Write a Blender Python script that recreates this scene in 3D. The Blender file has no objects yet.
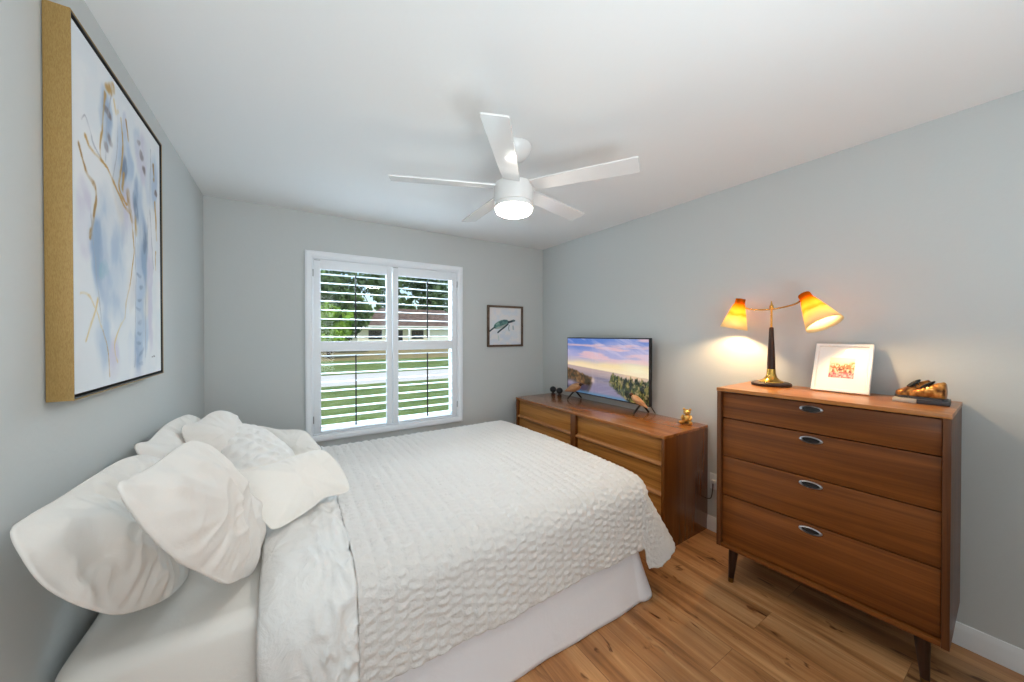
import bpy, bmesh, math, random
import numpy as np
from mathutils import Vector, Matrix, Euler, noise

random.seed(7)
R = math.radians
SC = bpy.context.scene
COL = SC.collection

# ------------------------------------------------------------------ camera
CAM_H = 1.4208
cam_d = bpy.data.cameras.new('camera')
cam_d.sensor_width = 36.0
cam_d.lens = 36.0 * 352.387 / 1024
cam_d.shift_y = -3.7742 / 1024
cam_d.clip_start = 0.02
cam_d.clip_end = 500
cam = bpy.data.objects.new('camera', cam_d)
cam.location = (0, 0, CAM_H)
cam.rotation_euler = (math.pi / 2 - 0.007795, 0, -0.5655676)
COL.objects.link(cam)
SC.camera = cam

# ------------------------------------------------------------------ world, sun, big lights, exposure
SC.view_settings.view_transform = 'Standard'
SC.view_settings.look = 'None'
SC.view_settings.exposure = -0.08
SC.view_settings.gamma = 1.0
SC.view_settings.use_curve_mapping = False
SC.cycles.max_bounces = 10
SC.cycles.diffuse_bounces = 6
SC.cycles.sample_clamp_indirect = 6.0
SC.cycles.caustics_reflective = False
SC.cycles.caustics_refractive = False

world = bpy.data.worlds.new('sky')
SC.world = world
world.use_nodes = True
wn = world.node_tree
bgn = wn.nodes['Background']
sky = wn.nodes.new('ShaderNodeTexSky')
sky.sky_type = 'NISHITA'
sky.sun_disc = False
sky.sun_elevation = R(48)
sky.sun_rotation = R(200)
sky.altitude = 0
sky.air_density = 1.0
sky.dust_density = 1.5
wn.links.new(sky.outputs[0], bgn.inputs[0])
bgn.inputs[1].default_value = 0.22

def lamp(name, kind, loc, energy, color, rot=(0, 0, 0), **kw):
    d = bpy.data.lights.new(name, kind)
    d.energy = energy
    d.color = color
    for k, v in kw.items():
        setattr(d, k, v)
    o = bpy.data.objects.new(name, d)
    o.location = loc
    o.rotation_euler = rot
    COL.objects.link(o)
    return o

lamp('sun', 'SUN', (0, -5, 20), 2.6, (1.0, 0.95, 0.86), (R(40), 0, R(-22)), angle=R(1.0))
# added soft fill light before the solid wall behind the camera, and skylight falling on the window
lamp('rear_fill_light', 'AREA', (0.25, -1.12, 1.45), 9, (0.90, 0.965, 1.0), (R(93), 0, R(-4)),
     shape='RECTANGLE', size=1.1, size_y=1.6, spread=R(95))
lamp('window_daylight', 'AREA', (0.83, 4.75, 2.75), 400, (0.70, 0.86, 1.0), (R(-62), 0, 0),
     shape='RECTANGLE', size=2.2, size_y=1.4)

# added unseen fill light bounced off the ceiling behind the camera
lamp('bounce_fill', 'AREA', (0.55, -0.40, 0.95), 34, (0.82, 0.93, 1.0), (R(187), R(3), 0), shape='DISK', size=1.0)

ROOM_XL, ROOM_XR, ROOM_YB, ROOM_YF, ROOM_H = -0.5217, 2.5923, 3.3917, -1.2, 2.44

# ------------------------------------------------------------------ helpers
def smooth(me, angle=40):
    me.polygons.foreach_set('use_smooth', [True] * len(me.polygons))
    try:
        me.set_sharp_from_angle(angle=R(angle))
    except Exception:
        pass

def link(name, me, mat=None, parent=None):
    o = bpy.data.objects.new(name, me)
    COL.objects.link(o)
    if mat is not None:
        if isinstance(mat, (list, tuple)):
            for m in mat:
                me.materials.append(m)
        else:
            me.materials.append(mat)
    if parent is not None:
        o.parent = parent
    return o

def obj(name, bm, mat=None, parent=None, angle=40, loc=None, rot=None):
    me = bpy.data.meshes.new(name)
    bmesh.ops.recalc_face_normals(bm, faces=bm.faces[:])
    bm.to_mesh(me)
    bm.free()
    smooth(me, angle)
    o = link(name, me, mat, parent)
    if loc is not None:
        o.location = loc
    if rot is not None:
        o.rotation_euler = rot
    return o

def npobj(name, V, F, mat=None, parent=None, angle=80, loc=None):
    me = bpy.data.meshes.new(name)
    me.from_pydata([tuple(v) for v in V], [], [tuple(f) for f in F])
    me.update()
    smooth(me, angle)
    o = link(name, me, mat, parent)
    if loc is not None:
        o.location = loc
    return o

def thing(name, label, cat, loc=(0, 0, 0), rot=(0, 0, 0), group=None):
    o = bpy.data.objects.new(name, None)
    o.empty_display_size = 0.1
    COL.objects.link(o)
    o.location = loc
    o.rotation_euler = rot
    return tag(o, label, cat, group)

def tag(o, label, cat, group=None):
    o['label'] = label
    o['category'] = cat
    if group:
        o['group'] = group
    return o

def struct(o, label=None, cat=None):
    o['kind'] = 'structure'
    if label:
        o['label'] = label
    if cat:
        o['category'] = cat
    return o

def stuff(o, label=None, cat=None):
    if label:
        tag(o, label, cat)
    o['kind'] = 'stuff'
    return o

def BM():
    return bmesh.new()

def box(bm, lo, hi, bevel=0.0, seg=2, mtx=None):
    lo = Vector(lo); hi = Vector(hi)
    r = bmesh.ops.create_cube(bm, size=1.0)
    vs = r['verts']
    c = (lo + hi) / 2; s = hi - lo
    for v in vs:
        v.co = Vector((v.co.x * s.x, v.co.y * s.y, v.co.z * s.z)) + c
    if bevel > 0:
        es = list({e for v in vs for e in v.link_edges})
        rr = bmesh.ops.bevel(bm, geom=es, offset=bevel, segments=seg, affect='EDGES', profile=0.6)
        vs = list({v for f in rr['faces'] for v in f.verts} | {v for v in vs if v.is_valid})
    if mtx is not None:
        for v in vs:
            v.co = mtx @ v.co
    return vs

def prism(bm, pts, axis, a, b):
    """closed polygon pts (2D) extruded along axis ('x','y','z') from a to b"""
    def mk(p, t):
        if axis == 'x': return (t, p[0], p[1])
        if axis == 'y': return (p[0], t, p[1])
        return (p[0], p[1], t)
    v0 = [bm.verts.new(mk(p, a)) for p in pts]
    v1 = [bm.verts.new(mk(p, b)) for p in pts]
    n = len(pts)
    for i in range(n):
        bm.faces.new((v0[i], v0[(i + 1) % n], v1[(i + 1) % n], v1[i]))
    bm.faces.new(v0); bm.faces.new(list(reversed(v1)))
    return v0 + v1

def lathe(bm, prof, seg=32, mtx=None, capped=True):
    """profile of (radius, z), revolved about z"""
    rings = []
    for r, z in prof:
        ring = []
        for k in range(seg):
            a = 2 * math.pi * k / seg
            p = Vector((r * math.cos(a), r * math.sin(a), z))
            ring.append(bm.verts.new(mtx @ p if mtx is not None else p))
        rings.append(ring)
    for i in range(len(rings) - 1):
        for k in range(seg):
            bm.faces.new((rings[i][k], rings[i][(k + 1) % seg], rings[i + 1][(k + 1) % seg], rings[i + 1][k]))
    if capped:
        bm.faces.new(rings[0]); bm.faces.new(rings[-1])
    return rings

def catmull(P, n=6, closed=False):
    P = [Vector(p) for p in P]
    out = []
    m = len(P)
    rng = range(m) if closed else range(m - 1)
    for i in rng:
        if closed:
            a, b, c, d = P[(i - 1) % m], P[i], P[(i + 1) % m], P[(i + 2) % m]
        else:
            a = P[max(i - 1, 0)]; b = P[i]; c = P[i + 1]; d = P[min(i + 2, m - 1)]
        for k in range(n):
            t = k / n
            out.append(0.5 * ((2 * b) + (c - a) * t + (2 * a - 5 * b + 4 * c - d) * t * t + (3 * b - a - 3 * c + d) * t ** 3))
    if not closed:
        out.append(P[-1])
    return out

def tube(bm, P, rad, seg=10, sub=5, flat=1.0):
    pts = catmull(P, sub) if sub > 1 else [Vector(p) for p in P]
    n = len(pts)
    rr = rad if callable(rad) else (lambda t: rad)
    up = Vector((0, 0, 1))
    rings = []
    prev = None
    for i, p in enumerate(pts):
        d = (pts[min(i + 1, n - 1)] - pts[max(i - 1, 0)]).normalized()
        if prev is None:
            x = d.cross(up)
            if x.length < 1e-3:
                x = d.cross(Vector((1, 0, 0)))
        else:
            x = prev - d * prev.dot(d)
        x.normalize(); prev = x
        y = d.cross(x).normalized()
        r = rr(i / (n - 1))
        rings.append([bm.verts.new(p + x * (r * math.cos(2 * math.pi * k / seg)) + y * (r * flat * math.sin(2 * math.pi * k / seg))) for k in range(seg)])
    for i in range(n - 1):
        for k in range(seg):
            bm.faces.new((rings[i][k], rings[i][(k + 1) % seg], rings[i + 1][(k + 1) % seg], rings[i + 1][k]))
    bm.faces.new(rings[0]); bm.faces.new(rings[-1])
    return rings

def blob(bm, c, r, sub=3, mtx=None, fn=None):
    rr = bmesh.ops.create_icosphere(bm, subdivisions=sub, radius=1.0)
    for v in rr['verts']:
        p = Vector((v.co.x * r[0], v.co.y * r[1], v.co.z * r[2]))
        if fn: p = fn(p)
        if mtx is not None: p = mtx @ p
        v.co = p + Vector(c)
    return rr['verts']

# ------------------------------------------------------------------ materials
def s2l(c):
    return tuple(((x / 255) / 12.92 if x / 255 <= 0.04045 else ((x / 255 + 0.055) / 1.055) ** 2.4) for x in c) + (1.0,)

class NT:
    def __init__(self, name):
        self.m = bpy.data.materials.new(name)
        self.m.use_nodes = True
        self.t = self.m.node_tree
        self.b = self.t.nodes['Principled BSDF']
        self.out = self.t.nodes['Material Output']
    def n(self, kind, **kw):
        nd = self.t.nodes.new('ShaderNode' + kind)
        for k, v in kw.items():
            if k.startswith('i_'):
                key = k[2:]
                key = int(key) if key.isdigit() else key.replace('_', ' ')
                nd.inputs[key].default_value = v
            else:
                setattr(nd, k, v)
        return nd
    def l(self, a, b):
        self.t.links.new(a, b)
    def ramp(self, fac, stops, interp='LINEAR'):
        r = self.n('ValToRGB')
        r.color_ramp.interpolation = interp
        e = r.color_ramp.elements
        while len(e) < len(stops): e.new(0.5)
        for el, (p, c) in zip(e, stops):
            el.position = p; el.color = c if len(c) == 4 else tuple(c) + (1,)
        self.l(fac, r.inputs[0])
        return r.outputs[0]
    def mix(self, fac, a, b, mode='MIX'):
        x = self.n('Mix', data_type='RGBA', blend_type=mode)
        for s, v in ((0, fac), (6, a), (7, b)):
            if hasattr(v, 'is_output'): self.l(v, x.inputs[s])
            else: x.inputs[s].default_value = v
        return x.outputs[2]
    def mth(self, op, a, b=0.0):
        x = self.n('Math', operation=op)
        for s, v in ((0, a), (1, b)):
            if hasattr(v, 'is_output'): self.l(v, x.inputs[s])
            else: x.inputs[s].default_value = v
        return x.outputs[0]
    def bump(self, h, strength=0.3, dist=0.01):
        b = self.n('Bump')
        b.inputs['Strength'].default_value = strength
        b.inputs['Distance'].default_value = dist
        self.l(h, b.inputs['Height'])
        self.l(b.outputs[0], self.b.inputs['Normal'])
        return b
    def coord(self, scale=(1, 1, 1), rot=(0, 0, 0), kind='Object'):
        c = self.n('TexCoord'); mp = self.n('Mapping')
        mp.inputs['Scale'].default_value = scale
        mp.inputs['Rotation'].default_value = rot
        self.l(c.outputs[kind], mp.inputs[0])
        return mp.outputs[0]

def plain(name, rgb, rough=0.5, metal=0.0, bump=0.0, bscale=200, spec=0.5, var=0.0, coat=0.0):
    t = NT(name)
    c = s2l(rgb)
    t.b.inputs['Base Color'].default_value = c
    t.b.inputs['Roughness'].default_value = rough
    t.b.inputs['Metallic'].default_value = metal
    t.b.inputs['Specular IOR Level'].default_value = spec
    t.b.inputs['Coat Weight'].default_value = coat
    if bump or var:
        co = t.coord()
        nz = t.n('TexNoise', i_Scale=float(bscale), i_Detail=4.0)
        t.l(co, nz.inputs['Vector'])
        if bump: t.bump(nz.outputs[0], bump, 0.004)
        if var:
            nz2 = t.n('TexNoise', i_Scale=float(bscale) * 0.11, i_Detail=3.0)
            t.l(co, nz2.inputs['Vector'])
            d = tuple(x * (1 - var) for x in c[:3]) + (1,)
            t.l(t.ramp(nz2.outputs[0], [(0.35, d), (0.65, c)]), t.b.inputs['Base Color'])
    return t.m

def wood(name, c1, c2, c3, axis='y', scale=1.0, rough=0.40, coat=0.12, knots=0.0):
    """straight-grained timber; the grain runs along `axis`"""
    t = NT(name)
    sc = {'x': (0.9, 14, 14), 'y': (22, 0.7, 22), 'z': (22, 22, 0.7)}[axis]
    info = t.n('ObjectInfo')
    cc = t.n('TexCoord')
    off = t.n('VectorMath', operation='ADD')
    cmb = t.n('CombineXYZ')
    r = t.mth('MULTIPLY', info.outputs['Random'], 7.0)
    for i in range(3): t.l(r, cmb.inputs[i])
    t.l(cc.outputs['Object'], off.inputs[0]); t.l(cmb.outputs[0], off.inputs[1])
    mp = t.n('Mapping'); mp.inputs['Scale'].default_value = tuple(s * scale for s in sc)
    t.l(off.outputs[0], mp.inputs[0])
    n1 = t.n('TexNoise', i_Scale=1.0, i_Detail=5.0, i_Roughness=0.6, i_Distortion=0.6)
    t.l(mp.outputs[0], n1.inputs['Vector'])
    mp2 = t.n('Mapping'); mp2.inputs['Scale'].default_value = tuple(s * scale * (6 if s > 5 else 2) for s in sc)
    t.l(off.outputs[0], mp2.inputs[0])
    n2 = t.n('TexNoise', i_Scale=1.0, i_Detail=3.0)
    t.l(mp2.outputs[0], n2.inputs['Vector'])
    base = t.ramp(n1.outputs[0], [(0.30, s2l(c1)), (0.5, s2l(c2)), (0.72, s2l(c3))])
    fine = t.ramp(n2.outputs[0], [(0.35, (0.72, 0.70, 0.68, 1)), (0.6, (1, 1, 1, 1))])
    t.l(t.mix(0.55, base, fine, 'MULTIPLY'), t.b.inputs['Base Color'])
    t.b.inputs['Roughness'].default_value = rough
    t.b.inputs['Specular IOR Level'].default_value = 0.32
    t.b.inputs['Coat Weight'].default_value = coat
    t.b.inputs['Coat Roughness'].default_value = 0.18
    t.bump(n2.outputs[0], 0.06, 0.002)
    return t.m

def fabric(name, rgb, weave=500, wrinkle=0.25, wscale=9.0, rough=0.9, sheen=0.04):
    t = NT(name)
    t.b.inputs['Base Color'].default_value = s2l(rgb)
    t.b.inputs['Roughness'].default_value = rough
    t.b.inputs['Specular IOR Level'].default_value = 0.2
    t.b.inputs['Sheen Weight'].default_value = sheen
    co = t.coord()
    n1 = t.n('TexNoise', i_Scale=float(wscale), i_Detail=5.0, i_Roughness=0.55, i_Distortion=0.8)
    t.l(co, n1.inputs['Vector'])
    n2 = t.n('TexNoise', i_Scale=float(weave), i_Detail=1.0)
    t.l(co, n2.inputs['Vector'])
    h = t.mth('ADD', n1.outputs[0], t.mth('MULTIPLY', n2.outputs[0], 0.03))
    t.bump(h, wrinkle, 0.05)
    return t.m

def colattr(name, rough=0.6, emit=0.0, bump=0.0, bscale=60, coat=0.0):
    """a surface whose own printed or painted picture sits in the mesh's colour attribute"""
    t = NT(name)
    a = t.n('Attribute', attribute_name='paint')
    t.l(a.outputs['Color'], t.b.inputs['Base Color'])
    t.b.inputs['Roughness'].default_value = rough
    t.b.inputs['Coat Weight'].default_value = coat
    if emit:
        t.l(a.outputs['Color'], t.b.inputs['Emission Color'])
        t.b.inputs['Emission Strength'].default_value = emit
        t.b.inputs['Base Color'].default_value = (0.01, 0.01, 0.01, 1)
        for lk in list(t.t.links):
            if lk.to_socket == t.b.inputs['Base Color']: t.t.links.remove(lk)
    if bump:
        co = t.coord()
        nz = t.n('TexNoise', i_Scale=float(bscale), i_Detail=4.0)
        t.l(co, nz.inputs['Vector'])
        t.bump(nz.outputs[0], bump, 0.004)
    return t.m

def picture(name, w, h, nu, nv, fn, mat, parent, mtx):
    """flat picture panel (its local x right, local y up) with a painted colour per point; fn(u,v)->rgb 0..1 srgb arrays"""
    u, v = np.meshgrid(np.linspace(0, 1, nu), np.linspace(0, 1, nv))
    rgb = np.clip(fn(u, v), 0, 1)
    lin = np.where(rgb <= 0.04045, rgb / 12.92, ((rgb + 0.055) / 1.055) ** 2.4)
    V = np.stack([(u - 0.5) * w, (v - 0.5) * h, u * 0], -1).reshape(-1, 3)
    idx = np.arange(nu * nv).reshape(nv, nu)
    F = np.stack([idx[:-1, :-1], idx[:-1, 1:], idx[1:, 1:], idx[1:, :-1]], -1).reshape(-1, 4)
    me = bpy.data.meshes.new(name)
    me.from_pydata(V.tolist(), [], F.tolist())
    at = me.color_attributes.new('paint', 'FLOAT_COLOR', 'POINT')
    buf = np.ones((nu * nv, 4), dtype=np.float32)
    buf[:, :3] = lin.reshape(-1, 3)
    at.data.foreach_set('color', buf.ravel())
    me.transform(mtx)
    me.update()
    return link(name, me, mat, parent)

# numpy value noise for the pictures
_rs = np.random.RandomState(3)
_tab = _rs.rand(64, 64)
def vnoise(x, y):
    xi = np.floor(x).astype(int); yi = np.floor(y).astype(int)
    fx = x - xi; fy = y - yi
    fx = fx * fx * (3 - 2 * fx); fy = fy * fy * (3 - 2 * fy)
    g = lambda a, b: _tab[a % 64, b % 64]
    return (g(xi, yi) * (1 - fx) + g(xi + 1, yi) * fx) * (1 - fy) + (g(xi, yi + 1) * (1 - fx) + g(xi + 1, yi + 1) * fx) * fy
def fbm(x, y, o=4):
    s = 0; a = 0.5
    for k in range(o):
        s = s + a * vnoise(x * 2 ** k + 7.3 * k, y * 2 ** k + 3.1 * k); a *= 0.5
    return s / (1 - 0.5 ** o)
def segdist(px, py, pts):
    d = np.full(px.shape, 1e9)
    for (ax, ay), (bx, by) in zip(pts[:-1], pts[1:]):
        vx, vy = bx - ax, by - ay
        t = np.clip(((px - ax) * vx + (py - ay) * vy) / (vx * vx + vy * vy + 1e-12), 0, 1)
        d = np.minimum(d, np.hypot(px - ax - t * vx, py - ay - t * vy))
    return d
def sstep(a, b, x):
    t = np.clip((x - a) / (b - a), 0, 1)
    return t * t * (3 - 2 * t)
def lay(img, mask, rgb):
    m = np.clip(mask, 0, 1)[..., None]
    return img * (1 - m) + np.array(rgb) / 255.0 * m

FAN_E = 62.0
# ------------------------------------------------------------------ shared materials
M = {}
def wallpaint(name, rgb, bump=0.10):
    t = NT(name)
    t.b.inputs['Base Color'].default_value = s2l(rgb)
    t.b.inputs['Roughness'].default_value = 0.75
    t.b.inputs['Specular IOR Level'].default_value = 0.25
    co = t.coord()
    a = t.n('TexNoise', i_Scale=55.0, i_Detail=3.0)
    t.l(co, a.inputs['Vector'])
    b = t.n('TexNoise', i_Scale=9.0, i_Detail=2.0)
    t.l(co, b.inputs['Vector'])
    h = t.mth('ADD', a.outputs[0], t.mth('MULTIPLY', b.outputs[0], 0.8))
    t.bump(h, bump, 0.006)
    return t.m
M['wall'] = wallpaint('grey_wall_paint', (203, 206, 205))
M['ceil'] = wallpaint('ceiling_paint', (240, 240, 239), 0.05)
M['trim'] = plain('white_trim_paint', (236, 238, 240), 0.35)
M['shutter'] = plain('white_shutter_paint', (238, 241, 245), 0.38)
M['outwall'] = plain('outer_render', (220, 214, 200), 0.9)

def floor_mat():
    t = NT('vinyl_oak_planks')
    co = t.coord()
    mp = t.n('Mapping'); mp.inputs['Rotation'].default_value = (0, 0, R(90))
    mp.inputs['Location'].default_value = (0.35, 0.065, 0)
    t.l(co, mp.inputs[0])
    br = t.n('TexBrick', offset=0.37, offset_frequency=2, squash=1.0)
    br.inputs['Scale'].default_value = 1.0
    br.inputs['Brick Width'].default_value = 1.22
    br.inputs['Row Height'].default_value = 0.195
    br.inputs['Mortar Size'].default_value = 0.0014
    br.inputs['Mortar Smooth'].default_value = 0.2
    br.inputs['Bias'].default_value = 0.0
    br.inputs['Color1'].default_value = (0, 0, 0, 1)
    br.inputs['Color2'].default_value = (1, 1, 1, 1)
    br.inputs['Mortar'].default_value = (0.5, 0.5, 0.5, 1)
    t.l(mp.outputs[0], br.inputs['Vector'])
    # per plank shift of the grain
    add = t.n('VectorMath', operation='MULTIPLY_ADD')
    t.l(br.outputs['Color'], add.inputs[0]); add.inputs[1].default_value = (3.7, 9.1, 5.3)
    t.l(co, add.inputs[2])
    def nz(sx, sy, detail, dist, rough=0.6):
        m2 = t.n('Mapping'); m2.inputs['Scale'].default_value = (sx, sy, 1)
        t.l(add.outputs[0], m2.inputs[0])
        k = t.n('TexNoise', i_Scale=1.0, i_Detail=float(detail), i_Distortion=float(dist), i_Roughness=rough)
        t.l(m2.outputs[0], k.inputs['Vector'])
        return k.outputs[0]
    broad = nz(11, 0.8, 5, 0.5)
    fine = nz(90, 3.0, 4, 0.4)
    knot = nz(15, 4.6, 3, 1.2, 0.55)
    base = t.ramp(broad, [(0.28, s2l((122, 80, 46))), (0.47, s2l((184, 130, 82))), (0.68, s2l((214, 166, 116)))])
    tone = t.ramp(br.outputs['Color'], [(0.0, (0.72, 0.70, 0.68, 1)), (1.0, (1.06, 1.04, 1.02, 1))])
    base = t.mix(1.0, base, tone, 'MULTIPLY')
    base = t.mix(0.6, base, t.ramp(fine, [(0.35, (0.70, 0.66, 0.62, 1)), (0.62, (1, 1, 1, 1))]), 'MULTIPLY')
    base = t.mix(1.0, base, t.ramp(knot, [(0.63, (1, 1, 1, 1)), (0.72, (0.30, 0.22, 0.17, 1))]), 'MULTIPLY')
    base = t.mix(t.mth('MULTIPLY', br.outputs['Fac'], 0.5), base, s2l((74, 46, 26)))
    t.l(base, t.b.inputs['Base Color'])
    t.b.inputs['Roughness'].default_value = 0.36
    t.b.inputs['Specular IOR Level'].default_value = 0.45
    t.bump(t.mth('SUBTRACT', t.mth('MULTIPLY', fine, 0.4), br.outputs['Fac']), 0.12, 0.003)
    return t.m
M['floor'] = floor_mat()

# ------------------------------------------------------------------ room shell
XL, XR, YB, YF, H = ROOM_XL, ROOM_XR, ROOM_YB, ROOM_YF, ROOM_H
WT = 0.16
bm = BM(); box(bm, (XL - WT, YF - WT, -0.12), (XR + WT, YB + WT, 0)); struct(obj('floor', bm, M['floor']))
bm = BM(); box(bm, (XL - WT, YF - WT, H), (XR + WT, YB + WT, H + 0.15)); struct(obj('ceiling', bm, M['ceil']))
bm = BM(); box(bm, (XL - WT, YF - WT, 0), (XL, YB + WT, H)); struct(obj('wall_left', bm, M['wall']))
bm = BM(); box(bm, (XR, YF - WT, 0), (XR + WT, YB + WT, H)); struct(obj('wall_right', bm, M['wall']))
bm = BM(); box(bm, (XL, YF - WT, 0), (XR, YF, H)); struct(obj('wall_front', bm, M['wall']))
# back wall with the window opening
WX0, WX1, WZ0, WZ1 = 0.165, 1.480, 0.565, 2.075
bm = BM()
box(bm, (XL, YB, 0), (WX0, YB + WT, H)); box(bm, (WX1, YB, 0), (XR, YB + WT, H))
box(bm, (WX0, YB, 0), (WX1, YB + WT, WZ0)); box(bm, (WX0, YB, WZ1), (WX1, YB + WT, H))
struct(obj('wall_back', bm, M['wall']))

BB = [(0, 0), (0.012, 0), (0.012, 0.07), (0.009, 0.085), (0.005, 0.10), (0, 0.102)]
bm = BM(); prism(bm, [(XR - d, z) for d, z in BB], 'y', YF, YB); struct(obj('baseboard_right', bm, M['trim'], angle=30))
bm = BM(); prism(bm, [(XL + d, z) for d, z in BB], 'y', YF, YB); struct(obj('baseboard_left', bm, M['trim'], angle=30))
bm = BM(); prism(bm, [(YB - d, z) for d, z in BB], 'x', XL + 0.012, XR - 0.012); struct(obj('baseboard_back', bm, M['trim'], angle=30))

# ------------------------------------------------------------------ window: sash and glass behind the shutters
win = bpy.data.objects.new('window_1', None); COL.objects.link(win)
struct(win, 'white sash window behind the shutters in the back wall', 'window')
win.location = ((WX0 + WX1) / 2, YB + 0.11, WZ0)
ww, wh = WX1 - WX0, WZ1 - WZ0
bm = BM()
for x0, x1 in ((-ww / 2, -ww / 2 + 0.04), (ww / 2 - 0.04, ww / 2)): box(bm, (x0, -0.025, 0), (x1, 0.03, wh), 0.004)
for z0, z1 in ((0, 0.045), (wh - 0.045, wh), (wh * 0.5 - 0.02, wh * 0.5 + 0.02)): box(bm, (-ww / 2 + 0.04, -0.02, z0), (ww / 2 - 0.04, 0.025, z1), 0.004)
obj('sash_frame', bm, M['trim'], win)
gm = NT('window_glass')
tr = gm.n('BsdfTransparent'); gl = gm.n('BsdfGlossy'); gl.inputs['Roughness'].default_value = 0.02
tr.inputs[0].default_value = (0.96, 0.98, 0.97, 1)
ms = gm.n('MixShader'); ms.inputs[0].default_value = 0.012
gm.l(tr.outputs[0], ms.inputs[1]); gm.l(gl.outputs[0], ms.inputs[2]); gm.l(ms.outputs[0], gm.out.inputs[0])
bm = BM(); box(bm, (-ww / 2 + 0.04, 0.0, 0.045), (ww / 2 - 0.04, 0.004, wh - 0.045)); obj('glass_pane', bm, gm.m, win)

# ------------------------------------------------------------------ plantation shutters
sh = thing('plantation_shutters', 'white double plantation shutters with open louvers filling the back wall window', 'shutters', ((WX0 + WX1) / 2, YB, WZ0))
FX0, FX1, FZ0, FZ1 = 0.118 - 0.8225, 1.529 - 0.8225, 0.520 - WZ0, 2.119 - WZ0     # casing outline, local
cw = 0.060
bm = BM()
def casing_bar(p0, p1, w_dir):
    pass
prof = [(0, 0), (0, -0.030), (0.012, -0.034), (0.030, -0.030), (0.044, -0.022), (0.050, -0.016), (cw, -0.016), (cw, 0.03), (0.05, 0.03), (0.05, 0)]
# mitred frame: sweep profile around the rectangle
cor = [(FX0, FZ0), (FX1, FZ0), (FX1, FZ1), (FX0, FZ1)]
inn = [(1, 1), (-1, 1), (-1, -1), (1, -1)]
rings = []
for (cx, cz), (ix, iz) in zip(cor, inn):
    rings.append([bm.verts.new((cx + ix * a, b, cz + iz * a)) for a, b in prof])
for i in range(4):
    A, B = rings[i], rings[(i + 1) % 4]
    for k in range(len(prof)):
        bm.faces.new((A[k], A[(k + 1) % len(prof)], B[(k + 1) % len(prof)], B[k]))
obj('frame', bm, M['shutter'], sh, angle=25)
bm = BM()
PX = [(FX0 + cw + 0.002, -0.003), (0.001, FX1 - cw - 0.002)]
dark = plain('dark_bronze_rod', (34, 30, 28), 0.45)
hinge_m = plain('hinge_steel', (170, 170, 172), 0.35, 0.9)
LZ = {'upper': (1.362 - WZ0, 1.972 - WZ0), 'lower': (0.600 - WZ0, 1.275 - WZ0)}
pz0, pz1 = FZ0 + cw + 0.003, FZ1 - cw - 0.003
for pi, (x0, x1) in enumerate(PX):
    st = 0.052
    pan = None
    bm = BM()
    box(bm, (x0, -0.014, pz0), (x0 + st, 0.014, pz1), 0.003)
    box(bm, (x1 - st, -0.014, pz0), (x1, 0.014, pz1), 0.003)
    box(bm, (x0 + st, -0.012, pz0), (x1 - st, 0.012, LZ['lower'][0]), 0.002)
    box(bm, (x0 + st, -0.012, LZ['lower'][1]), (x1 - st, 0.012, LZ['upper'][0]), 0.002)
    box(bm, (x0 + st, -0.012, LZ['upper'][1]), (x1 - st, 0.012, pz1), 0.002)
    pan = obj('shutter_panel', bm, M['shutter'], sh)
    for key, nl in (('upper', 8), ('lower', 9)):
        z0, z1 = LZ[key]
        pitch = (z1 - z0) / nl
        bm = BM()
        for k in range(nl):
            zc = z0 + pitch * (k + 0.5)
            sec = []
            for q in range(14):
                a = 2 * math.pi * q / 14
                sec.append((0.037 * math.cos(a), 0.0042 * math.sin(a)))
            th = R(1.0)      # louvers almost flat, room edge a touch low
            pts = [(0.0 + c * math.cos(th) - s * math.sin(th), zc + c * math.sin(th) + s * math.cos(th)) for c, s in sec]
            prism(bm, pts, 'x', x0 + st + 0.001, x1 - st - 0.001)
        obj('louvers', bm, M['shutter'], pan, angle=50)
        bm = BM()
        xm = (x0 + x1) / 2
        box(bm, (xm - 0.0055, -0.054, z0 + pitch * 0.35), (xm + 0.0055, -0.043, z1 - pitch * 0.45), 0.002)
        ro = obj('tilt_rod', bm, dark, pan); ro['label'] = 'dark tilt rod down the middle of the louvers'
    for hz in (pz0 + 0.12, pz1 - 0.12):
        bm = BM()
        hx = x0 - 0.004 if pi == 0 else x1 + 0.004
        lathe(bm, [(0.004, -0.03), (0.004, 0.03)], 10, Matrix.Translation((hx, -0.018, hz)))
        obj('hinge', bm, hinge_m, pan)
    bm = BM(); xx = (x0 + 0.09) if pi == 0 else (x0 + 0.02)
    box(bm, (x0 + 0.004, -0.019, pz1 - 0.012), (x0 + 0.05, -0.013, pz1 - 0.006), 0.001); obj('magnet_catch', bm, hinge_m, pan)
# ------------------------------------------------------------------ woods
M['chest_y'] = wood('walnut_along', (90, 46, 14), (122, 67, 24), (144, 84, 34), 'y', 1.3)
M['chest_top_lit'] = wood('walnut_top_lamplit', (140, 82, 36), (178, 112, 54), (200, 134, 72), 'y', 1.3, rough=0.3, coat=0.3)  # same walnut, lamp glow on the top put into its golden tone
M['chest_z_shaded'] = wood('walnut_upright_shaded', (70, 38, 18), (98, 56, 28), (118, 72, 38), 'z', 1.3)  # side panel walnut darkened, shade put into the colour
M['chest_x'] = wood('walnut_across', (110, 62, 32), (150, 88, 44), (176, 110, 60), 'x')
M['low_y'] = wood('teak_along', (136, 84, 32), (176, 116, 52), (198, 138, 70), 'y', 1.3)
M['low_top'] = wood('teak_top', (122, 70, 30), (164, 100, 46), (186, 120, 60), 'y', rough=0.2, coat=0.5)
M['low_z'] = wood('teak_upright', (92, 50, 18), (108, 60, 23), (122, 70, 30), 'z', rough=0.25, coat=0.45)
M['lip'] = wood('pale_teak_lip', (150, 92, 50), (184, 126, 76), (200, 142, 92), 'y')
M['darkwood'] = wood('dark_stained_wood', (36, 20, 13), (52, 30, 20), (70, 42, 28), 'z')
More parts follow.
